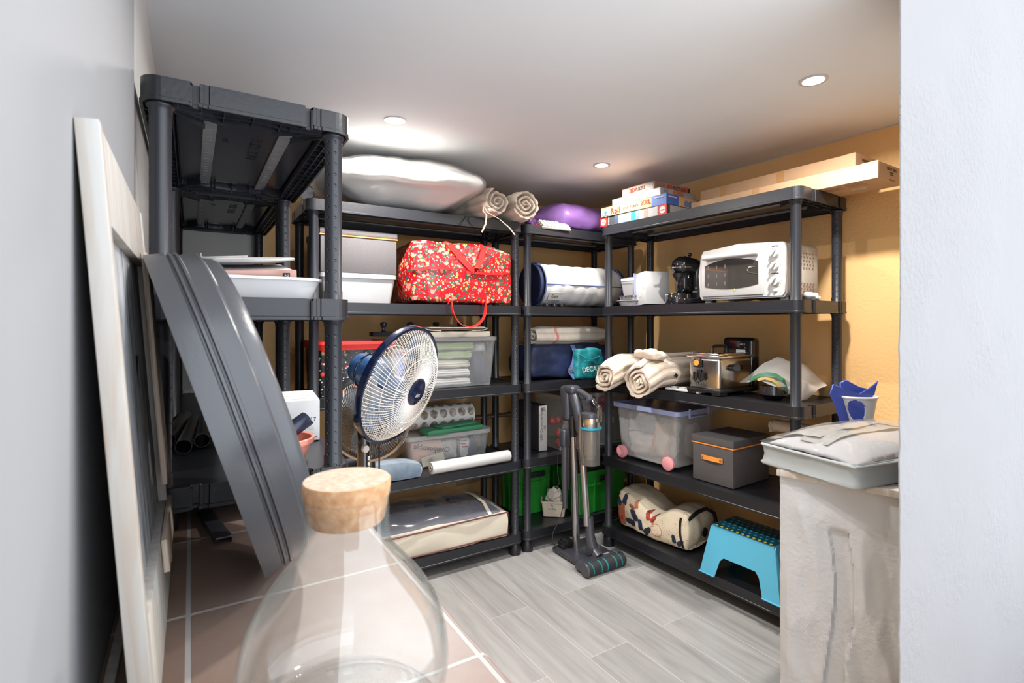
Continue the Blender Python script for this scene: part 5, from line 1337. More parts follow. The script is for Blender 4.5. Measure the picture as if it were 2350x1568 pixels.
def long_boxes():
    t = thing('cardboard_box', 'lower of two long cardboard boxes, lettered LIGHT TREE, overhanging the right shelves', 'box', (2.26, 0.955, Z1+0.001), R(90+2.0))
    L, w, h = 0.86, 0.215, 0.066
    bm = B(); box(bm, (L/2, -w/2, h/2), (L, w, h), bev=0.0015, seg=1)
    finish('box_body', bm, 'cardboard', t)
    bm = B(); box(bm, (0.030, 0.002, h/2), (0.058, 0.003, h+0.001), rot=(0, 0, R(-2))); finish('flap', bm, 'cardboard', t)
    for x in (0.50,): bm = B(); box(bm, (x, 0.0012, h/2), (0.03, 0.001, h)); finish('tape', bm, 'paper_orange', t)
    text('LIGHT TREE', 0.017, 'black', t, (-0.0010, -0.118, 0.048), (pi/2, 0, -pi/2)); text('PREMIUM\nDECOR', 0.008, 'black', t, (-0.001, -0.118, 0.030), (pi/2, 0, -pi/2))
    bm = B(); box(bm, (-0.0008, -0.125, 0.006), (0.001, 0.05, 0.006), bev=0); finish('hand_slot', bm, 'black', t)
    bm = B()
    for k in range(9):
        for q in range(3): box(bm, (0.07+k*0.008+q*0.085, -0.05-0.006*q, -0.0006), (0.0022, 0.06-0.01*(k % 3), 0.0006))
    finish('fine_print', bm, 'ceramic_brown', t)
    bm = B(); box(bm, (0.12, -0.125, -0.0006), (0.05, 0.018, 0.0008), rot=(0, 0, 0.3)); finish('torn_patch', bm, 'cream', t)
    t = thing('cardboard_box', 'upper of two long cardboard boxes, against the yellow wall', 'box', (2.345, 1.075, Z1+0.068), R(90+1.2))
    L, w, h = 0.76, 0.205, 0.078
    bm = B(); box(bm, (L/2, -w/2, h/2), (L, w, h), bev=0.0015, seg=1); finish('box_body', bm, 'cardboard', t)
    bm = B(); box(bm, (0.02, 0.0015, h/2), (0.040, 0.002, h), rot=(0, 0, R(-2))); finish('flap', bm, 'cardboard', t)
    for x in (0.32, 0.62):
        bm = B(); box(bm, (x, 0.0012, h/2), (0.035, 0.001, h)); finish('tape', bm, 'paper_orange', t)
    text('LIGHT TREE', 0.014, 'black', t, (-0.0010, -0.09, 0.055), (pi/2, 0, -pi/2))
    text('22', 0.018, 'black', t, (-0.0010, -0.055, 0.030), (pi/2, 0, -pi/2))
long_boxes()

def toaster_oven():
    w, d, h = 0.435, 0.30, 0.245
    p = at(1806, 688, X=2.175)
    t = thing('toaster_oven', 'cream white toaster oven with a glass door and three knobs', 'oven', (p.x, p.y+0.002, Z2), RD)
    zb = 0.016
    def fbx(bm, c, s, **k): box(bm, (c[0]-w, c[1], c[2]+zb), s, **k)
    bm = B(); prism(bm, [(0.014, 0.0), (0.0, 0.02), (-0.002, h*0.5), (0.004, h-0.03), (0.020, h-0.004), (w*0.5, h+0.012), (w-0.020, h-0.004), (w-0.004, h-0.03), (w+0.002, h*0.5), (w, 0.02), (w-0.014, 0.0)], 0.0, 0.032)
    for v in bm.verts: v.co = Vector((v.co.x-w, v.co.z, v.co.y+zb))
    bmesh.ops.bevel(bm, geom=[e for e in bm.edges if all(abs(v.co.y) < 1e-5 for v in e.verts)], offset=0.007, segments=3, affect='EDGES')
    finish('front_frame', bm, 'white_gloss', t)
    bm = B(); fbx(bm, (w/2, 0.032+(d-0.032)/2, h/2), (w-0.012, d-0.034, h-0.006), bev=0.018, seg=3); finish('housing', bm, 'offwhite', t)
    bm = B()
    for r_ in range(5):
        for c_ in range(6): box(bm, (-0.0045, 0.10+c_*0.027+(0.006 if r_ % 2 else 0), h-0.045-r_*0.016+zb), (0.003, 0.010, 0.0045), bev=0)
    for r_ in range(4):
        for c_ in range(6): box(bm, (-0.0045, 0.10+c_*0.027+(0.008 if r_ % 2 else 0), 0.030+r_*0.012+zb), (0.003, 0.014, 0.004), bev=0)
    s_ = finish('vent_slots', bm, 'ceramic_brown', t)
    # door
    dw = 0.315
    bm = B(); fbx(bm, (0.020+dw/2, -0.003, 0.118), (dw, 0.012, 0.205), bev=0.004); door = finish('door', bm, 'white_gloss', t)
    o = []
    for k in range(17): x = -0.137+0.274*k/16; o.append((x, 0.048+0.024*(1-(x/0.137)**2)))
    for k in range(17): x = 0.137-0.274*k/16; o.append((x, -0.055-0.016*(1-(x/0.137)**2)))
    bm = B(); prism(bm, o, 0, 0.003)
    for v in bm.verts: v.co = Vector((v.co.x+0.020+dw/2-w, -0.0095-v.co.z*0.4, v.co.y+0.118+zb))
    finish('window', bm, 'ovenglass', door)
    bm = B(); fbx(bm, (0.020+dw/2, -0.022, 0.203), (dw-0.03, 0.022, 0.020), bev=0.008, seg=3); finish('door_handle', bm, 'white_gloss', door)
    bm = B()
    for r_ in range(3):
        for c_ in range(3): fbx(bm, (0.060+c_*0.045, -0.0112, 0.075+r_*0.040), (0.007, 0.0006, 0.018), bev=0)
    finish('reflector_slots', bm, 'silver', door)
    bm = B(); tube(bm, [(0.30-w, -0.0115, 0.14+zb), (0.27-w, -0.0115, 0.142+zb), (0.262-w, -0.0115, 0.13+zb), (0.27-w, -0.0115, 0.118+zb), (0.31-w, -0.0115, 0.108+zb)], 0.0012, n=6); finish('heating_wire', bm, 'steel', door)
    px_ = 0.385-w
    for z_, r_ in ((0.193, 0.019), (0.137, 0.019), (0.070, 0.021)):
        bm = B(); lathe(bm, [(0, 0), (r_, 0), (r_, 0.005), (r_-0.003, 0.014), (0, 0.015)], c=(px_, 0.0, z_+zb), rot=(pi/2, 0, 0), n=32)
        box(bm, (px_, -0.019, z_+zb), (0.007, 0.012, r_*1.8), rot=(0, R(35), 0), bev=0.002); finish('knob', bm, 'white_gloss', t)
        bm = B()
        for k in range(11):
            a = R(-140+28*k); box(bm, (px_+(r_+0.006)*sin(a), -0.0006, z_+zb+(r_+0.006)*cos(a)), (0.0015, 0.0008, 0.0015))
        finish('dial_marks', bm, 'black', t)
    bm = B(); lathe(bm, [(0, 0), (0.0105, 0), (0.0105, 0.003), (0.006, 0.007), (0, 0.007)], c=(px_+0.002, 0, 0.031+zb), rot=(pi/2, 0, 0), n=24); finish('lamp_button', bm, 'white_gloss', t)
    text('taurus', 0.011, 'black', t, (px_, -0.0008, 0.226+zb), FR); text('HORIZON', 0.007, 'black', t, (px_, -0.0008, 0.105+zb), FR, bold=0.0003)
    bm = B(); fbx(bm, (0.20, -0.0118, 0.044), (0.008, 0.0005, 0.008), rot=(0, R(45), 0)); finish('warning_mark', bm, 'yellowdot', t)
    for x in (0.03, w-0.03):
        for y in (0.04, d-0.03):
            bm = B(); fbx(bm, (x, y, -zb/2), (0.028, 0.022, zb+0.004), bev=0.002); finish('foot', bm, 'offwhite', t)
mat('ovenglass', (0.05, 0.045, 0.04), 0.06, coat=1.0, spec=0.8)
toaster_oven()

def coffee_machine():
    t = thing('coffee_machine', 'black capsule coffee machine with a round head and ball lever', 'coffee machine', (2.235, 1.865, Z2), RD+R(-8))
    bm = B(); box(bm, (0.02, 0.03, 0.016), (0.145, 0.23, 0.032), bev=0.008); lathe(bm, [(0, 0), (0.052, 0), (0.054, 0.006), (0.054, 0.055), (0.050, 0.060), (0, 0.060)], c=(0.0, -0.055, 0), n=36); finish('base', bm, 'black_gloss', t)
    bm = B(); box(bm, (0.035, 0.085, 0.105), (0.085, 0.12, 0.20), bev=0.02, seg=3); finish('body', bm, 'black', t)
    bm = B(); soft(bm, 0.085, 0.08, 0.12, e=0.7, n=8); finish('drip_column', bm, 'black_gloss', t, loc=(0.0, 0.0, 0.055))
    bm = B(); mxh = Matrix.Translation((0.0, -0.015, 0.205))
    r = bmesh.ops.create_uvsphere(bm, u_segments=32, v_segments=20, radius=0.053, matrix=mxh)
    tube(bm, [(0.0, -0.01, 0.212), (0.02, 0.04, 0.200), (0.04, 0.10, 0.165), (0.045, 0.125, 0.12)], [0.050, 0.050, 0.045, 0.042], n=24); finish('head', bm, 'black_gloss', t)
    bm = B(); lathe(bm, [(0.028, 0.0), (0.036, 0.02), (0.03, 0.022), (0.012, -0.022), (0, -0.022)], c=(0.0, -0.040, 0.145), n=28); finish('spout', bm, 'black_gloss', t)
    bm = B(); lathe(bm, [(0.0545, -0.003), (0.057, -0.003), (0.057, 0.003), (0.0545, 0.003)], c=(0, -0.015, 0.196), n=40, closed=True); box(bm, (-0.01, -0.082, 0.195), (0.018, 0.034, 0.006), bev=0.002); cyl(bm, (0.045, -0.05, 0.196), 0.009, 0.010, rot=(0, pi/2, 0), n=18); finish('lever', bm, 'chrome', t)
    bm = B(); tube(bm, [(0.015, 0.035, 0.235), (0.012, 0.03, 0.262)], 0.003, n=8); bmesh.ops.create_uvsphere(bm, u_segments=18, v_segments=12, radius=0.0105, matrix=Matrix.Translation((0.012, 0.03, 0.268))); finish('ball_lever', bm, 'black_gloss', t)
    bm = B(); box(bm, (0.036, -0.006, 0.120), (0.008, 0.006, 0.075), rot=(R(-4), 0, 0), bev=0.002); finish('side_strip', bm, 'chrome', t)
    text('N', 0.016, 'white', t, (0.062, 0.0235, 0.085), FR); text('NESPRESSO', 0.009, 'white', t, (0.055, 0.0235, 0.068), FR, sx=0.8); text('Krups', 0.009, 'white', t, (-0.01, -0.110, 0.052), FR)
coffee_machine()
def second_level_right():
    t = thing('tart_tin', 'blue grey fluted tin on the second right-hand shelf, below a dark rack', 'tin', DL(0.985, 0.09, Z2), 0)
    bm = B(); n = 80; prof = [(0.05, 0), (0.058, 0.002), (0.075, 0.030), (0.085, 0.031), (0.085, 0.033), (0.073, 0.032), (0.056, 0.005), (0, 0.005)]
    lathe(bm, prof, n=n)
    for v in bm.verts:
        a = atan2(v.co.y, v.co.x); k = 1+0.02*(1 if int((a+pi)/(2*pi)*n) % 2 else -1)
        if 0.003 < v.co.z < 0.030: v.co.x *= k; v.co.y *= k
    finish('tin_body', bm, 'greyplate', t)
    t = thing('dark_tin', 'black ribbed square tin stacked on the fluted tin', 'tin', DL(0.985, 0.10, Z2+0.034), RD)
    bm = B(); tub(bm, 0.115, 0.11, 0.028, r=0.01, wall=0.002, lip=0.003, liph=0.003); 
    for k in range(9): box(bm, (-0.045+k*0.011, -0.054, 0.013), (0.002, 0.004, 0.022))
    finish('tin_body', bm, 'silver', t)
    t = thing('white_tub', 'white lidded plastic tub on top of the black ribbed tin', 'tub', DL(0.99, 0.11, Z2+0.063), RD)
    bm = B(); tub(bm, 0.10, 0.10, 0.085, r=0.012, wall=0.002, taper=0.82, lip=0.002, liph=0.014); finish('tub_body', bm, 'frosty', t)
    bm = B(); lidplate(bm, 0.108, 0.108, 0.014, 0.084, 0.100, edge=0.006); finish('lid', bm, 'white', t)
    bm = B(); box(bm, (0.0, -0.01, 0.104), (0.05, 0.03, 0.008), bev=0.002); finish('tab', bm, 'white', t)
    t = thing('white_carton', 'tall white carton standing between the white tub and the coffee machine', 'carton', DL(0.825, 0.03, Z2+0.008), RD+R(-28)); t.rotation_euler = (0, R(-4), RD+R(-20))
    bm = B(); box(bm, (-0.055, 0.075, 0.092), (0.11, 0.15, 0.182), bev=0.002); finish('box_body', bm, 'white', t)
    bm = B(); box(bm, (-0.110, -0.004, 0.094), (0.008, 0.010, 0.188), rot=(0, 0, 0)); finish('edge_strip', bm, 'lilac', t)
    bm = B(); box(bm, (-0.06, -0.0008, 0.06), (0.02, 0.001, 0.028)); finish('print', bm, 'labelgrey', t); text('17', 0.02, 'labelgrey', t, (-0.02, -0.001, 0.09), FR)
    p = at(1606, 600, Y=1.83)
    t = thing('glass_carafe', 'small glass carafe with a black collar behind the toaster oven', 'carafe', (p.x+0.13, 1.90, Z2))
    bm = B(); lathe(bm, [(0.0, 0.0), (0.045, 0.0), (0.05, 0.01), (0.05, 0.15), (0.03, 0.18), (0.022, 0.20), (0.022, 0.215), (0.036, 0.258), (0.034, 0.258), (0.020, 0.215), (0.020, 0.20), (0.028, 0.178), (0.047, 0.148), (0.047, 0.012), (0, 0.006)], n=32); finish('glass_wall', bm, 'glass', t)
    bm = B(); lathe(bm, [(0.024, 0.195), (0.026, 0.195), (0.026, 0.22), (0.024, 0.22)], n=32, closed=True); finish('collar', bm, 'black', t)
    t = thing('white_bag', 'crumpled white plastic bag tucked behind the toaster oven corner', 'bag', (2.30, 1.225, Z2), 0.3)
    bm = B(); soft(bm, 0.075, 0.06, 0.035, e=0.7, n=12, amp=0.016, sc=22, seed=2); finish('bag_body', bm, 'polywhite', t, angle=50)
second_level_right()

def third_level_right():
    for px, py, dpt, r, tn, sd, lab in ((1386, 857, 2.86, 0.108, 3.2, 0.2, 'left beige quilt roll poking out of the right shelves above the vacuum cleaner'), (1465, 873, 2.63, 0.112, 3.6, 2.6, 'right beige quilt roll with a small dark tag, beside the deep fryer')):
        p = at(px, py, depth=dpt)
        t = roll(lab, (p.x, p.y, Z3+0.003), r, 0.54, R(-2 if sd < 1 else 3), seed=sd, group='beige quilt rolls on the right shelves', turns=tn, squash=0.86, droop=0.050, hw=0.020, tie=-1, )
        if sd > 1:
            wrap_band('tie', [c for c in t.children][0], 0.215, 0.010, 'quilt', t, thick=0.004)
            bm = B(); soft(bm, 0.10, 0.17, 0.05, e=0.6, n=10, amp=0.012, sc=22, seed=3); finish('folded_corner', bm, 'quilt', t, loc=(0.10, 0.01, r*1.34), rot=(0.0, R(6), 0))
            bm = B(); box(bm, (0.165, -0.103, 0.072), (0.022, 0.003, 0.018), rot=(R(20), R(25), 0)); finish('tag', bm, 'black', t)
    t = thing('packing_tray', 'white moulded packing tray lying under the right beige roll', 'tray', DL(0.55, -0.005, Z3), RD)
    bm = B(); box(bm, (0, 0.05, 0.005), (0.20, 0.14, 0.010), bev=0.003)
    for k in range(4): lathe(bm, [(0.018, 0.010), (0.020, 0.016), (0.014, 0.016), (0.012, 0.010)], c=(-0.07+k*0.047, 0.02, 0), n=16, closed=True)
    finish('tray_body', bm, 'white', t)
    # deep fryer
    c = at(1652, 911, Z=Z3); w, d, h = 0.178, 0.27, 0.185
    t = thing('deep_fryer', 'stainless steel deep fryer with black handles and a black control housing', 'fryer', (c.x, c.y, Z3), RD)
    bm = B()
    for x in (-0.022, -w+0.022):
        for y in (0.03, d-0.04): box(bm, (x, y, 0.008), (0.044, 0.06, 0.016), bev=0.003)
    box(bm, (-w/2, d/2, 0.020), (w+0.006, d+0.006, 0.016), bev=0.004); finish('base', bm, 'black', t)
    bm = B(); box(bm, (-w/2, d/2, 0.022+0.078), (w-0.004, d-0.004, 0.156), bev=0.018, seg=4, taper=(0.97, 0.97)); finish('steel_body', bm, 'steel', t)
    bm = B(); box(bm, (-w/2, d/2, 0.183), (w+0.008, d+0.008, 0.012), bev=0.005); box(bm, (-w/2, d/2-0.01, 0.192), (w-0.03, d-0.05, 0.012), bev=0.005); lid = finish('lid', bm, 'chrome', t)
    bm = B(); tube(bm, [(-w/2, 0.07, 0.194), (-w/2, 0.074, 0.222), (-w/2, 0.09, 0.230), (-w/2, 0.17, 0.230), (-w/2, 0.187, 0.222), (-w/2, 0.19, 0.194)], 0.0075, n=12); finish('lid_handle', bm, 'black', lid)
    bm = B(); box(bm, (-w/2-0.025, -0.008, 0.150), (0.040, 0.018, 0.042), bev=0.006); tm = finish('timer_holder', bm, 'black', t)
    bm = B(); cyl(bm, (-w/2-0.025, -0.018, 0.152), 0.0145, 0.004, rot=(pi/2, 0, 0), n=28); finish('timer_dial', bm, 'orange', tm, lab='orange dial')
    bm = B(); tube(bm, [(-w/2-0.043, -0.010, 0.108), (-w/2-0.043, -0.014, 0.072), (-w/2-0.034, -0.014, 0.066), (-w/2-0.029, -0.014, 0.074), (-w/2-0.029, -0.012, 0.105)], 0.006, n=8); tube(bm, [(-w/2+0.006, -0.010, 0.108), (-w/2+0.006, -0.014, 0.072), (-w/2-0.003, -0.014, 0.066), (-w/2-0.008, -0.014, 0.074), (-w/2-0.008, -0.012, 0.105)], 0.006, n=8); box(bm, (-w/2-0.018, -0.006, 0.100), (0.018, 0.010, 0.04), bev=0.003); finish('drain_clip', bm, 'black', t)
    text('Tefal', 0.030, 'gunmetal', t, (-w/2-0.015, -0.001, 0.045), FR)
    bm = B(); lathe(bm, [(0, 0), (0.030, 0), (0.033, 0.010), (0.030, 0.022), (0, 0.024)], c=(-0.002, 0.115, 0.130), rot=(0, pi/2, 0), n=28, squash=(0.55, 1.35)); finish('side_handle', bm, 'black_gloss', t)
    bm = B(); box(bm, (-w/2, d+0.045, 0.135), (w*0.95, 0.07, 0.27), bev=0.020, seg=3); hs = finish('control_housing', bm, 'black_gloss', t)
    bm = B(); box(bm, (-w/2+0.03, d+0.012, 0.235), (0.03, 0.01, 0.014), bev=0.003); finish('slider', bm, 'silver', hs)
    bm = B(); box(bm, (-w/2+0.02, d+0.0095, 0.200), (0.05, 0.001, 0.016)); finish('rating_label', bm, 'white', hs)
    # bowl and carrier bag
    c = at(1778, 908, Z=Z3+0.02)
    t = thing('glass_bowl', 'dark glass bowl with a clear lid half covered by the carrier bag', 'bowl', (c.x+0.02, c.y+0.02, Z3))
    bm = B(); lathe(bm, [(0, 0), (0.035, 0), (0.062, 0.022), (0.064, 0.024), (0.060, 0.026), (0.034, 0.004), (0, 0.004)], n=40); finish('bowl_body', bm, 'black_gloss', t)
    bm = B(); lathe(bm, [(0.063, 0.024), (0.060, 0.034), (0.050, 0.060), (0.047, 0.060), (0.056, 0.034), (0.058, 0.026)], n=40, closed=True); finish('glass_lid', bm, 'smoke', t)
def drape(name, lab, cat, pts, rows, m, z0=None, sub=2, thick=0.002, amp=0.004, seed=0, extra=None):
    """crumpled sheet from a coarse grid of room points"""
    t = thing(name, lab, cat, tuple(z0)); bm = B(); g = []
    for r_ in rows: g.append([bm.verts.new(Vector(p)-Vector(z0)) for p in r_])
    for a, b in zip(g, g[1:]):
        for k in range(len(a)-1): bm.faces.new((a[k], a[k+1], b[k+1], b[k]))
    bmesh.ops.subdivide_edges(bm, edges=bm.edges[:], cuts=3, use_grid_fill=True, smooth=0.6)
    for v in bm.verts:
        q = v.co*18; v.co += Vector((noise.noise(q+Vector((seed, 0, 0))), noise.noise(q+Vector((0, seed, 5))), noise.noise(q+Vector((9, 0, seed)))))*amp
        v.co.z = max(v.co.z, 0.002)
    bmesh.ops.solidify(bm, geom=bm.faces[:], thickness=thick)
    finish('bag_body', bm, m, t, angle=70); return t
def carrier_bag():
    base = Vector(DL(0.10, 0.12, Z3))
    P = lambda px, py, dp: at(px, py, depth=dp)
    rows = [
        [P(1698, 880, 2.47), P(1745, 838, 2.47), P(1785, 820, 2.50), P(1790, 822, 2.62), P(1795, 850, 2.72)],
        [P(1740, 872, 2.38), P(1775, 848, 2.38), P(1808, 830, 2.42), P(1820, 835, 2.58), P(1825, 860, 2.72)],
        [P(1790, 893, 2.32), P(1805, 865, 2.33), P(1838, 835, 2.40), P(1850, 838, 2.56), P(1850, 870, 2.68)],
        [P(1838, 922, 2.275), P(1845, 880, 2.28), P(1858, 852, 2.36), P(1868, 855, 2.50), P(1870, 885, 2.62)],
        [P(1850, 918, 2.30), P(1878, 895, 2.30), P(1898, 886, 2.34), P(1893, 880, 2.46), P(1885, 897, 2.55)]]
    t = drape('carrier_bag', 'pale compostable carrier bag with a green and yellow arc, behind the near post', 'bag', None, rows, 'polywhite', z0=base, amp=0.006, seed=2)
    # printed arc following the front slope
    def surf(px, py): return at(px, py, depth=2.42-0.16*min(1, max(0, (px-1710)/110))-0.0)
    for nm, m, pts, wd in (('green_arc', 'greenprint', [(1722, 872), (1740, 862), (1760, 858), (1780, 861), (1797, 872), (1806, 888), (1808, 905)], 0.016), ('yellow_arc', 'yellowprint', [(1738, 872), (1755, 868), (1772, 872), (1786, 882), (1793, 897)], 0.013)):
        bm = B(); P_ = [surf(*q)-base for q in pts]
        ribbon(bm, P_, wd, 0.001, wdir=(0.2, 0.35, 0.75)); finish(nm, bm, m, t)
mat('greenprint', (0.02, 0.25, 0.10), 0.4); mat('yellowprint', (0.72, 0.52, 0.12), 0.4)
third_level_right(); carrier_bag()

def fourth_level_right():
    # wheeled bin
    c = at(1550, 1082, Z=Z4+0.012)
    w, d, h = 0.435, 0.33, 0.315
    t = thing('wheeled_bin', 'clear plastic bin on pink wheels with a lilac lid', 'bin', (c.x+0.012, c.y, Z4), RD)
    bm = B(); tub(bm, w, d, h-0.035, r=0.035, wall=0.0025, taper=0.90, lip=0.006, liph=0.010)
    for v in bm.verts: v.co += Vector((-w/2, d/2, 0.018))
    finish('tub', bm, 'frost', t)
    bm = B(); lidplate(bm, w+0.03, d+0.03, 0.03, h-0.024, h, edge=0.014)
    for v in bm.verts: v.co += Vector((-w/2, d/2, 0))
    lid = finish('lid', bm, 'lilac', t, lab='lilac lid')
    bm = B()
    for y in (0.08, 0.24): box(bm, (0.018, y, h-0.015), (0.010, 0.010, 0.050), bev=0.002)
    box(bm, (0.020, 0.16, h-0.034), (0.010, 0.17, 0.008), bev=0.002); finish('clip', bm, 'lilac', lid)
    for x in (-0.055, -w+0.055):
        for y in (0.004, d-0.004):
            bm = B(); lathe(bm, [(0, -0.010), (0.032, -0.010), (0.036, -0.006), (0.036, 0.008), (0.031, 0.011), (0, 0.008)], c=(x, y-0.004 if y < 0.1 else y+0.004, 0.037), rot=(pi/2, 0, 0), n=32); finish('wheel', bm, 'pinkwheel', t, lab='pink wheel')
    bm = B(); box(bm, (-w/2, 0.02, 0.022), (w*0.6, 0.012, 0.01), bev=0.002); finish('axle', bm, 'frost', t)
    def inside(name, lab, cat, x, y, z, sx, sy, sz, m, sd, rz=0.0):
        q = Vector((x, y, 0)); q.rotate(Matrix.Rotation(RD, 3, 'Z')); o = thing(name, lab, cat, (t.location.x+q.x, t.location.y+q.y, Z4+z), RD+rz)
        bm = B(); soft(bm, sx, sy, sz, e=0.55, n=12, amp=0.022, sc=16, seed=sd); finish(name+'_body', bm, m, o, angle=60); return o
    inside('white_bundle', 'white plastic bundle at the lower left inside the wheeled bin', 'bag', -0.29, 0.15, 0.024, 0.20, 0.24, 0.13, 'polywhite', 3)
    inside('green_bundle', 'teal grey cloth bundle in the upper left of the wheeled bin', 'cloth', -0.26, 0.17, 0.150, 0.18, 0.22, 0.10, 'velvet', 5)
    inside('mesh_bag', 'white net bag standing at the left wall of the wheeled bin', 'bag', -0.365, 0.15, 0.14, 0.06, 0.22, 0.12, 'blanket', 6)
    o = inside('peach_cloth', 'peach fabric with orange edging inside the wheeled bin', 'cloth', -0.150, 0.110, 0.026, 0.11, 0.11, 0.22, 'quilt_light', 8)
    bm = B(); tube(bm, [(-0.06, -0.06, 0.01), (-0.035, -0.072, 0.10), (-0.01, -0.068, 0.20), (0.03, -0.07, 0.205)], 0.004, n=6); tube(bm, [(0.045, -0.07, 0.02), (0.06, -0.066, 0.12)], 0.004, n=6); finish('edging', bm, 'orange', o)
    inside('white_roll', 'white rolled cloth at the right of the wheeled bin', 'cloth', -0.060, 0.225, 0.026, 0.07, 0.10, 0.19, 'blanket', 9)
    # grey box
    c = at(1678, 1124, Z=Z4)
    fabric_box('dark grey fabric box with an orange strap handle beside the wheeled bin', (c.x+0.155*cos(DRZ)-0.0, c.y+0.112, Z4), 0.228, 0.31, 0.222, rz=RD)
    # carton and paper roll behind
    t = thing('brown_carton', 'brown cardboard carton at the near end of the fourth right shelf', 'carton', (2.40, 1.195, Z4), DRZ); bm = B(); box(bm, (0, 0, 0.128), (0.13, 0.16, 0.256), bev=0.002); finish('box_body', bm, 'cardboard', t)
    t = thing('rolled_blind', 'cream rolled blind lying under the third right shelf, above the grey bag', 'blind', (2.375, 1.46, Z4+0.257), R(-90))
    bm = B(); lathe(bm, [(0.008, 0), (0.028, 0), (0.028, 0.46), (0.008, 0.46)], n=32, closed=True)
    for v in bm.verts: v.co = Vector((v.co.z, v.co.x, v.co.y+0.0285))
    finish('roll_body', bm, 'quilt_light', t)
    bm = B(); box(bm, (0.012, 0.0, 0.022), (0.014, 0.062, 0.05), bev=0.002); finish('end_bracket', bm, 'cream', t)
    bm = B()
    for k in range(7): tube(bm, [(0.17+0.02*k, -0.0285, 0.022), (0.18+0.02*k, -0.02, 0.052)], 0.0012, n=5)
    finish('cords', bm, 'white', t)
fourth_level_right()

def floor_level_right():
    # butterfly print bag, lying along the shelf
    t = thing('printed_bag', 'cream fabric bag printed with butterflies and handwriting on the lowest right shelf', 'bag', DL(0.80, 0.15, Z5), RD+R(4))
    bm = B(); soft(bm, 0.52, 0.27, 0.225, e=0.42, n=22, amp=0.012, sc=7, seed=12)
    for v in bm.verts:
        u = v.co.x/0.26
        v.co.z *= (0.90 - 0.26*math.exp(-((u-0.05)/0.30)**2) + 0.22*max(0, -u)**2 - 0.05*max(0, u)**3)
        v.co.z += 0.02*max(0, u)*(v.co.z/0.2)
        if u > 0.86 and v.co.z > 0.02: v.co.x -= 0.02*(1-abs(v.co.y)/0.14)
    body = finish('bag_body', bm, 'butterfly_cloth', t, angle=80)
    from mathutils.bvhtree import BVHTree
    bv = BVHTree.FromPolygons([v.co.copy() for v in body.data.vertices], [tuple(p.vertices) for p in body.data.polygons])
    def lift(n_): return Vector(n_)*(0.0022 if n_.y < 0 else -0.0022)
    def decal(nm, m, cx, cz, pts, sc, par=None):
        """flat print laid on the bag's front, in rings so that it follows the cloth"""
        gx, gz = sum(p[0] for p in pts)/len(pts), sum(p[1] for p in pts)/len(pts); dense = []
        for (x0, z0), (x1, z1) in zip(pts, pts[1:]+pts[:1]):
            for q in range(5): dense.append((x0+(x1-x0)*q/5, z0+(z1-z0)*q/5))
        def hit(x, z):
            r_ = bv.ray_cast(Vector((cx+x*sc, -0.5, cz+z*sc)), Vector((0, 1, 0)))
            return r_[0]+lift(r_[1]) if r_[0] else None
        bm = B(); c_ = hit(gx, gz); rings = []
        for f in (0.2, 0.4, 0.6, 0.8, 1.0): rings.append([hit(gx+(x-gx)*f, gz+(z-gz)*f) for x, z in dense])
        if c_ is None: bm.free(); return
        vc = bm.verts.new(c_); vr = [[bm.verts.new(p) if p else None for p in r_] for r_ in rings]; n = len(dense)
        for k in range(n):
            k2 = (k+1) % n
            if vr[0][k] and vr[0][k2]: bm.faces.new((vr[0][k], vr[0][k2], vc))
            for a, b in zip(vr, vr[1:]):
                q = (a[k], a[k2], b[k2], b[k])
                if all(q): bm.faces.new(q)
        finish(nm, bm, m, t)
    wing = [(0, 0), (0.25, 0.5), (0.6, 0.95), (0.95, 0.9), (1.0, 0.5), (0.8, 0.15), (0.75, -0.15), (0.5, -0.4), (0.15, -0.25)]
    mir = [(-x, z) for x, z in wing]
    decal('rust_patch', 'rust', -0.205, 0.095, [(-0.7, -1.3), (0.7, -1.3), (0.75, 1.1), (-0.6, 0.9)], 0.05)
    for cx, cz, sc, a, m in ((-0.105, 0.075, 0.052, 1.0, 'printblue'), (-0.045, 0.042, 0.046, -0.4, 'printblue'), (0.000, 0.112, 0.034, -0.2, 'printred'), (0.165, 0.040, 0.034, -0.3, 'printblue'), (-0.19, 0.155, 0.046, 0.3, 'printblue'), (-0.205, 0.060, 0.026, 0.2, 'printred'), (-0.10, 0.150, 0.030, 0.6, 'rust')):
        for w_ in (wing, mir):
            pts = [(x*cos(a)-z*sin(a), x*sin(a)+z*cos(a)) for x, z in w_]; decal('butterfly_wing', m, cx, cz, pts, sc)
    cpts = [(cos(2*pi*k/28), 0.85*sin(2*pi*k/28)) for k in range(28)]
    bm = B(); P_ = [bv.ray_cast(Vector((0.045+0.036*x, -0.5, 0.070+0.036*z)), Vector((0, 1, 0)))[0] for x, z in cpts]
    if all(P_): tube(bm, [p+Vector((0, -0.0015, 0)) for p in P_], 0.0012, n=5, closed=True)
    finish('postmark_ring', bm, 'printcircle', t)
    bm = B(); pts = []
    for k in range(21):
        z = 0.004+0.17*k/20; r_ = bv.ray_cast(Vector((0.205-0.02*sin(k/20*2), -0.5, z)), Vector((0, 1, 0)))
        if r_[0]: pts.append(r_[0]+Vector((0, -0.002, 0)))
    ribbon(bm, pts, 0.012, 0.003, wdir=(1, 0, 0)); finish('dark_trim', bm, 'black', t)
    bm = B(); tube(bm, [(0.215, -0.10, 0.165), (0.235, -0.04, 0.20), (0.24, 0.03, 0.205), (0.25, 0.09, 0.17), (0.262, 0.10, 0.10)], 0.010, n=10); finish('rolled_edge', bm, 'black', t)
    bm = B(); cyl(bm, (0.262, -0.02, 0.10), 0.024, 0.006, rot=(0, pi/2, 0), n=28); finish('eyelet', bm, 'black', t)
    # step stool
    p0 = at(1602, 1312, Z=Z5); w, d, h = 0.385, 0.265, 0.225
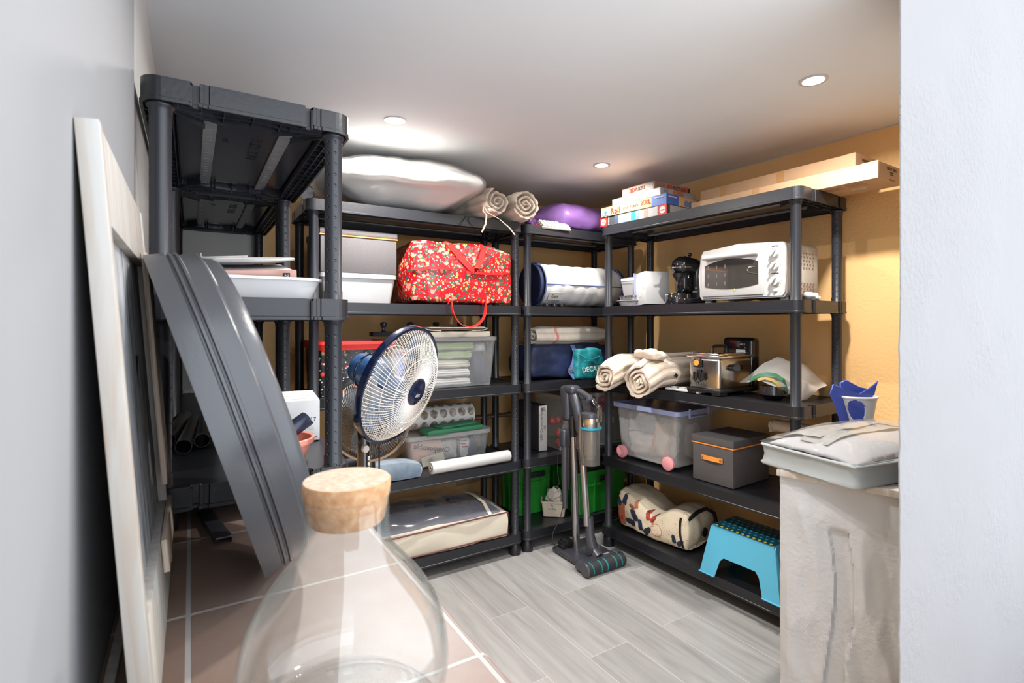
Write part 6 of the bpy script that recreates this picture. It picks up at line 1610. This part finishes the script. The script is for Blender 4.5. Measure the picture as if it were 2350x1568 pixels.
    t = thing('step_stool', 'sky blue plastic step stool with a dark dotted tread', 'stool', (p0.x+0.012, p0.y, Z5), RD)
    bm = B(); tw, td = w*0.80, d*0.76
    def frus(W0, D0, z0, W1, D1, z1):
        a = [bm.verts.new((x, y, z0)) for x, y in rrect(W0, D0, 0.03, 5)]; b = [bm.verts.new((x, y, z1)) for x, y in rrect(W1, D1, 0.025, 5)]
        return a, b
    # walls with arch openings: build each side from a profile
    def side(Wb, Wt, ox, axis, sgn, Db, Dt):
        """panel lying on the slanted side; leg width lw"""
        ow_b, ow_t, oh = Wb*0.30, Wb*0.235, h*0.44
        out = [(-Wb/2, 0), (-ow_b, 0), (-ow_t-0.004, oh-0.02), (-ow_t+0.014, oh), (ow_t-0.014, oh), (ow_t+0.004, oh-0.02), (ow_b, 0), (Wb/2, 0), (Wt/2, h-0.012), (Wt/2-0.012, h), (-Wt/2+0.012, h), (-Wt/2, h-0.012)]
        vs = []
        for dz in (0, 1):
            ring = []
            for u, z in out:
                off = (Db/2+(Dt/2-Db/2)*(z/h)) - dz*0.0035
                co = (u, sgn*off, z) if axis == 'x' else (sgn*off, u, z)
                ring.append(bm.verts.new(co))
            vs.append(ring)
        n = len(out)
        bm.faces.new(vs[0]); bm.faces.new(vs[1][::-1])
        for k in range(n): bm.faces.new((vs[0][k], vs[0][(k+1) % n], vs[1][(k+1) % n], vs[1][k]))
    for s in (-1, 1): side(w, tw, 0, 'x', s, d, td); side(d, td, 0, 'y', s, w, tw)
    lid_ = prism(bm, rrect(tw+0.002, td+0.002, 0.02, 5), h-0.010, h)
    tube(bm, [(-w/2-0.002, -d/2-0.003, 0.004), (-w*0.30, -d/2-0.003, 0.004)], 0.0035, n=6); tube(bm, [(w*0.30, -d/2-0.003, 0.004), (w/2+0.002, -d/2-0.003, 0.004)], 0.0035, n=6)
    for v in bm.verts: v.co += Vector((w/2, d/2, 0))
    finish('stool_body', bm, 'bluestool', t, angle=25)
    bm = B(); prism(bm, rrect(tw-0.014, td-0.014, 0.018, 5), h, h+0.0025)
    for v in bm.verts: v.co += Vector((w/2, d/2, 0))
    tr = finish('tread', bm, 'stooldark', t)
    bm = B()
    for r_ in range(6):
        for c_ in range(11):
            x = -tw/2+0.022+c_*0.0262+(0.013 if r_ % 2 else 0); y = -td/2+0.014+r_*0.0335
            if abs(x) < tw/2-0.012: cyl(bm, (x+w/2, y+d/2, h+0.003), 0.0065, 0.002, n=12, mi=(1 if r_ == 0 else 0))
    finish('grip_dots', bm, ['aqua', 'yellowdot'], tr)
floor_level_right()
# ------------------------------------------------------------------ cordless vacuum on its stand
def vacuum():
    t = thing('vacuum_cleaner', 'grey cordless stick vacuum cleaner with a clear dust bin, docked upright', 'vacuum cleaner', (1.84, 2.25, 0), 0)
    # stand
    bm = B(); box(bm, (0.03, 0.02, 0.018), (0.25, 0.235, 0.030), bev=0.013, seg=3); st = finish('stand_base', bm, 'gunmetal', t)
    bm = B(); box(bm, (-0.03, 0.085, 0.050), (0.085, 0.055, 0.035), bev=0.006); box(bm, (-0.03, 0.080, 0.066), (0.050, 0.060, 0.020), bev=0.003); finish('dock_cup', bm, 'black', st)
    bm = B(); cyl(bm, (0.005, 0.055, 0.40), 0.021, 0.76, rot=(R(-1.0), R(-1.5), 0), n=28); finish('stand_pole', bm, 'silver', t)
    bm = B(); cyl(bm, (-0.005, 0.060, 0.72), 0.023, 0.12, n=24); finish('pole_sleeve', bm, 'black', t)
    # wand
    bm = B(); tube(bm, [(-0.008, -0.070, 0.20), (-0.016, -0.045, 0.53)], 0.0195, n=28); finish('wand', bm, 'silver', t)
    bm = B(); tube(bm, [(-0.016, -0.045, 0.53), (-0.016, -0.035, 0.62), (-0.014, -0.03, 0.80)], [0.0215, 0.021, 0.019], n=24); finish('upper_wand', bm, 'silver', t)
    bm = B(); tube(bm, [(0.002, -0.075, 0.245), (0.004, -0.080, 0.15), (0.012, -0.090, 0.085)], [0.0215, 0.025, 0.031], n=24); cyl(bm, (0.012, -0.095, 0.075), 0.026, 0.06, rot=(0, pi/2, 0), n=24); tube(bm, [(0.012, -0.10, 0.07), (0.016, -0.135, 0.045)], [0.028, 0.032], n=20); finish('wand_joint', bm, 'gunmetal', t)
    # brush head
    bm = B(); box(bm, (0.0, -0.150, 0.032), (0.262, 0.085, 0.046), bev=0.016, seg=3); hd = finish('brush_head', bm, 'gunmetal', t)
    bm = B(); cyl(bm, (0.0, -0.196, 0.034), 0.033, 0.245, rot=(0, pi/2, 0), n=36); finish('brush_roller', bm, 'blackmatte', hd)
    for x in (-0.1, -0.045, -0.005, 0.055, 0.095):
        bm = B(); pts = [(x+0.012*k/8, -0.196-0.0336*sin(R(-10+190*k/8))*1.0, 0.034+0.0336*cos(R(-10+190*k/8))) for k in range(9)]
        ribbon(bm, pts, 0.008, 0.0012, wdir=(1, 0, 0)); finish('bristle_strip', bm, 'teal', hd, lab='turquoise bristle strip')
    for s in (-1, 1):
        bm = B(); lathe(bm, [(0, 0), (0.036, 0), (0.037, 0.004), (0.032, 0.010), (0, 0.011)], c=(s*0.123, -0.196, 0.037), rot=(0, s*pi/2, 0), n=32); finish('end_cap', bm, 'gunmetal', hd)
    text('SAMSUNG', 0.013, 'labelgrey', hd, (0.06, -0.138, 0.0556), (0, 0, 0))
    # motor, dust bin
    bm = B(); cyl(bm, (-0.006, -0.095, 0.635), 0.052, 0.19, n=40, cap=False); bmesh.ops.solidify(bm, geom=bm.faces[:], thickness=0.002); cyl(bm, (-0.006, -0.095, 0.541), 0.052, 0.004, n=40); finish('dust_bin', bm, 'smokeclear', t, lab='clear dust bin')
    bm = B(); cyl(bm, (-0.006, -0.095, 0.655), 0.032, 0.13, n=32); cyl(bm, (-0.006, -0.095, 0.595), 0.024, 0.06, n=32); finish('cyclone_core', bm, 'offwhite', t)
    bm = B(); lathe(bm, [(0.050, 0), (0.0545, 0.002), (0.0545, 0.010), (0.050, 0.012)], c=(-0.006, -0.095, 0.728), n=40, closed=True); box(bm, (0.029, -0.125, 0.735), (0.022, 0.022, 0.016), bev=0.004); finish('bin_ring', bm, 'aqua', t, lab='blue ring')
    bm = B(); lathe(bm, [(0.050, 0), (0.052, 0.004), (0.052, 0.062), (0.047, 0.072), (0.030, 0.078), (0, 0.078)], c=(-0.006, -0.095, 0.740), n=40); finish('motor_casing', bm, 'steel', t)
    bm = B(); lathe(bm, [(0.053, 0.052), (0.054, 0.056), (0.050, 0.074), (0.034, 0.081), (0, 0.082), (0, 0.078), (0.05, 0.06)], c=(-0.006, -0.095, 0.740), n=40); finish('filter_cap', bm, 'gunmetal', t)
    # body spine, handle, battery
    bm = B(); tube(bm, [(-0.012, -0.02, 0.70), (-0.010, 0.0, 0.80), (-0.01, 0.03, 0.87), (-0.01, 0.055, 0.925)], [0.024, 0.030, 0.030, 0.026], n=20); finish('spine', bm, 'gunmetal', t)
    bm = B(); box(bm, (-0.015, 0.095, 0.845), (0.062, 0.070, 0.20), rot=(R(-3), 0, 0), bev=0.020, seg=3); finish('battery', bm, 'gunmetal', t)
    bm = B(); box(bm, (-0.01, 0.060, 0.925), (0.070, 0.090, 0.050), bev=0.018, seg=3); finish('top_block', bm, 'gunmetal', t)
    bm = B(); tube(bm, [(0.0, 0.045, 0.925), (0.010, 0.0, 0.915), (0.016, -0.060, 0.890), (-0.006, -0.095, 0.870)], [0.016, 0.017, 0.019, 0.021], n=18); finish('grip', bm, 'gunmetal', t)
    bm = B(); box(bm, (0.006, -0.118, 0.862), (0.036, 0.075, 0.030), rot=(R(38), 0, 0), bev=0.010, seg=3); dp = finish('display', bm, 'black_gloss', t)
    bm = B()
    for k in range(3): cyl(bm, (0.006, -0.108-0.018*k, 0.889-0.014*k), 0.005, 0.003, rot=(R(38), 0, 0), n=14)
    finish('buttons', bm, 'silver', dp)
    bm = B(); box(bm, (0.010, -0.148, 0.815), (0.030, 0.016, 0.09), bev=0.006); finish('front_strip', bm, 'steel', t)
    # accessories on the left side of the stand
    bm = B(); box(bm, (-0.052, 0.070, 0.655), (0.050, 0.045, 0.10), bev=0.012, seg=3); tube(bm, [(-0.052, 0.07, 0.62), (-0.055, 0.07, 0.42), (-0.050, 0.07, 0.26)], [0.020, 0.017, 0.014], n=16); finish('crevice_tool', bm, 'gunmetal', t)
    bm = B(); tube(bm, [(-0.022, 0.075, 0.60), (-0.024, 0.078, 0.45), (-0.022, 0.078, 0.36)], [0.012, 0.017, 0.010], n=14); finish('brush_tool', bm, 'black', t)
    bm = B(); tube(bm, [(-0.02, 0.08, 0.78), (-0.06, 0.09, 0.72), (-0.085, 0.09, 0.60), (-0.088, 0.09, 0.46), (-0.075, 0.09, 0.40), (-0.095, 0.085, 0.385)], 0.0022, n=6); tube(bm, [(-0.04, 0.10, 0.46), (-0.03, 0.10, 0.30), (-0.055, 0.105, 0.20), (-0.105, 0.11, 0.12), (-0.11, 0.11, 0.07), (-0.085, 0.10, 0.02)], 0.0025, n=6); box(bm, (-0.10, 0.085, 0.378), (0.022, 0.008, 0.010), rot=(0, R(30), 0), bev=0.002); finish('charging_cable', bm, 'black', t)
thin('smokeclear', (0.72, 0.70, 0.68), (0.35, 0.34, 0.33), 0.18, 0.05, 0.35)
vacuum()

# ------------------------------------------------------------------ on the low wall by the right edge
def storage_bag():
    t = thing('blanket_bag', 'grey felt storage bag with a clear top holding blankets, on the low wall', 'bag', (1.805, 0.800, LZ+0.003), R(-9))
    W_, D_, H_ = 0.56, 0.31, 0.062
    bm = B(); nx, ny = 40, 24
    def prof(x, y, k):      # outline wobble
        return 0.006*noise.noise(Vector((x*8, y*8, k)))
    sides = rrect(W_, D_, 0.025, 5); P_ = []
    for z, e in ((0.0, 0.002), (0.006, 0.006), (0.012, -0.001), (0.030, -0.004), (0.050, -0.001), (H_-0.006, 0.001), (H_, 0.007), (H_+0.005, 0.001)):
        ring = []
        m_ = len(sides); pts = []
        for i in range(m_):
            a, b = Vector(sides[i]), Vector(sides[(i+1) % m_]); seg = max(1, int((b-a).length/0.02))
            for q in range(seg): pts.append(a+(b-a)*q/seg)
        for p in pts:
            d_ = p.normalized(); wob = 0.004*noise.noise(Vector((p.x*14, p.y*14, z*20))); ring.append(bm.verts.new((p.x+d_.x*(e+wob), p.y+d_.y*(e+wob), z+(0.004*noise.noise(Vector((p.x*9, p.y*9, 2))) if z > 0.01 else 0))))
        P_.append(ring)
    for a, b in zip(P_, P_[1:]):
        n = len(a)
        for k in range(n): bm.faces.new((a[k], a[(k+1) % n], b[(k+1) % n], b[k]))
    bm.faces.new(P_[0]); finish('felt_side', bm, 'felt', t, angle=80)
    def dome(x, y):
        u, v = abs(x)/(W_/2), abs(y)/(D_/2); return H_ + 0.062*max(0, (1-u**3))**0.7*max(0, (1-v**2.6))**0.7
    def sheet(nm, m, off, x0, x1, y0, y1, amp, sd, flat=0):
        bm = B(); g = []
        for i in range(nx+1):
            row = []
            for j in range(ny+1):
                x = x0+(x1-x0)*i/nx; y = y0+(y1-y0)*j/ny
                row.append(bm.verts.new((x, y, max(H_*0.6, dome(x, y)+off+amp*noise.noise(Vector((x*10+sd, y*22, sd)))*min(1, 8*(dome(x, y)-H_)/0.06+0.1)))))
            g.append(row)
        for i in range(nx):
            for j in range(ny): bm.faces.new((g[i][j], g[i+1][j], g[i+1][j+1], g[i][j+1]))
        bmesh.ops.solidify(bm, geom=bm.faces[:], thickness=0.004 if nm != 'clear_top' else 0.0008)
        finish(nm, bm, m, t, angle=80)
    sheet('white_blanket', 'blanket', -0.010, -W_/2+0.012, W_/2-0.012, -D_/2+0.010, D_/2-0.012, 0.007, 1)
    sheet('beige_blanket', 'linen', 0.000, -W_/2+0.07, W_/2-0.03, 0.00, D_/2-0.025, 0.009, 4)
    sheet('beige_fold', 'linen', -0.004, -W_/2+0.05, W_/2-0.10, -0.040, 0.05, 0.008, 6)
    sheet('clear_top', 'filmclear', 0.008, -W_/2, W_/2, -D_/2, D_/2, 0.006, 8)
    bm = B(); tube(bm, [(-W_/2-0.004, D_/2*0.9, H_), (-W_/2-0.006, 0, H_+0.001), (-W_/2-0.004, -D_/2-0.002, H_), (-0.1, -D_/2-0.006, H_), (W_/2, -D_/2-0.004, H_)], 0.0035, n=6)
    finish('piping', bm, 'felt', t)
thin('filmclear', (0.98, 0.98, 0.98), (0.8, 0.8, 0.8), 0.03, 0.06, 0.08)
storage_bag()
def trainer_seat():
    c = at(1966, 968, depth=1.93)
    t = thing('child_toilet_seat', 'blue and grey plastic child seat standing on edge behind the storage bag', 'child seat', (c.x+0.005, min(c.y, 1.02), LZ), R(-35))
    # grey cuff: open cone with an oval window
    bm = B(); n = 110; NR = 34; rows = []
    for j in range(NR+1):
        f = j/NR; rr_x = 0.040+0.026*f; rr_y = 0.030+0.020*f; row = []
        for k in range(n+1):
            a = R(-115)+R(290)*k/n; row.append(bm.verts.new((rr_x*sin(a), -rr_y*cos(a), 0.02+0.155*f)))
        rows.append(row)
    for j in range(NR):
        for k in range(n):
            f = (j+0.5)/NR; a = R(-115)+R(290)*(k+0.5)/n
            if abs(a+0.55) < 0.62*sqrt(max(0, 1-((f-0.66)/0.30)**2)) : continue
            bm.faces.new((rows[j][k], rows[j][k+1], rows[j+1][k+1], rows[j+1][k]))
    bmesh.ops.delete(bm, geom=[v for v in bm.verts if not v.link_faces], context='VERTS')
    bmesh.ops.solidify(bm, geom=bm.faces[:], thickness=0.005)
    for v in bm.verts: v.co.x -= 0.030*(1-(v.co.z/0.175))*(-1 if v.co.x < 0 else 0.0)
    finish('grey_cuff', bm, 'greyplastic', t)
    bm = B(); tube(bm, [(0.066*sin(R(-115+290*k/30)), -0.050*cos(R(-115+290*k/30)), 0.176) for k in range(31)], 0.0045, n=8); finish('cuff_rim', bm, 'greyplastic', t)
    def wing(pts, y0, y1, nm):
        bm = B(); prism(bm, pts, -0.004, 0.004)
        bmesh.ops.bevel(bm, geom=bm.edges[:], offset=0.002, segments=1, affect='EDGES')
        for v in bm.verts:
            u = v.co.x; v.co = Vector((u, y0+(y1-y0)*(u+0.1)/0.2+v.co.z, v.co.y))
        finish(nm, bm, 'royal', t)
    wing([(-0.045, 0.0), (0.040, 0.0), (0.050, 0.13), (0.085, 0.235), (0.050, 0.205), (0.01, 0.185), (-0.05, 0.205), (-0.100, 0.225), (-0.112, 0.19), (-0.085, 0.13), (-0.06, 0.06)], -0.02, 0.02, 'blue_wing')
    wing([(-0.03, 0.0), (0.05, 0.0), (0.055, 0.12), (0.075, 0.20), (0.03, 0.205), (-0.02, 0.235), (-0.045, 0.225), (-0.04, 0.12)], 0.03, 0.045, 'blue_back')
    bm = B(); tube(bm, [(0.04, 0.03, 0.06), (0.07, 0.035, 0.03), (0.085, 0.035, 0.0)], 0.004, n=8); finish('strap_loop', bm, 'greyplastic', t)
trainer_seat()
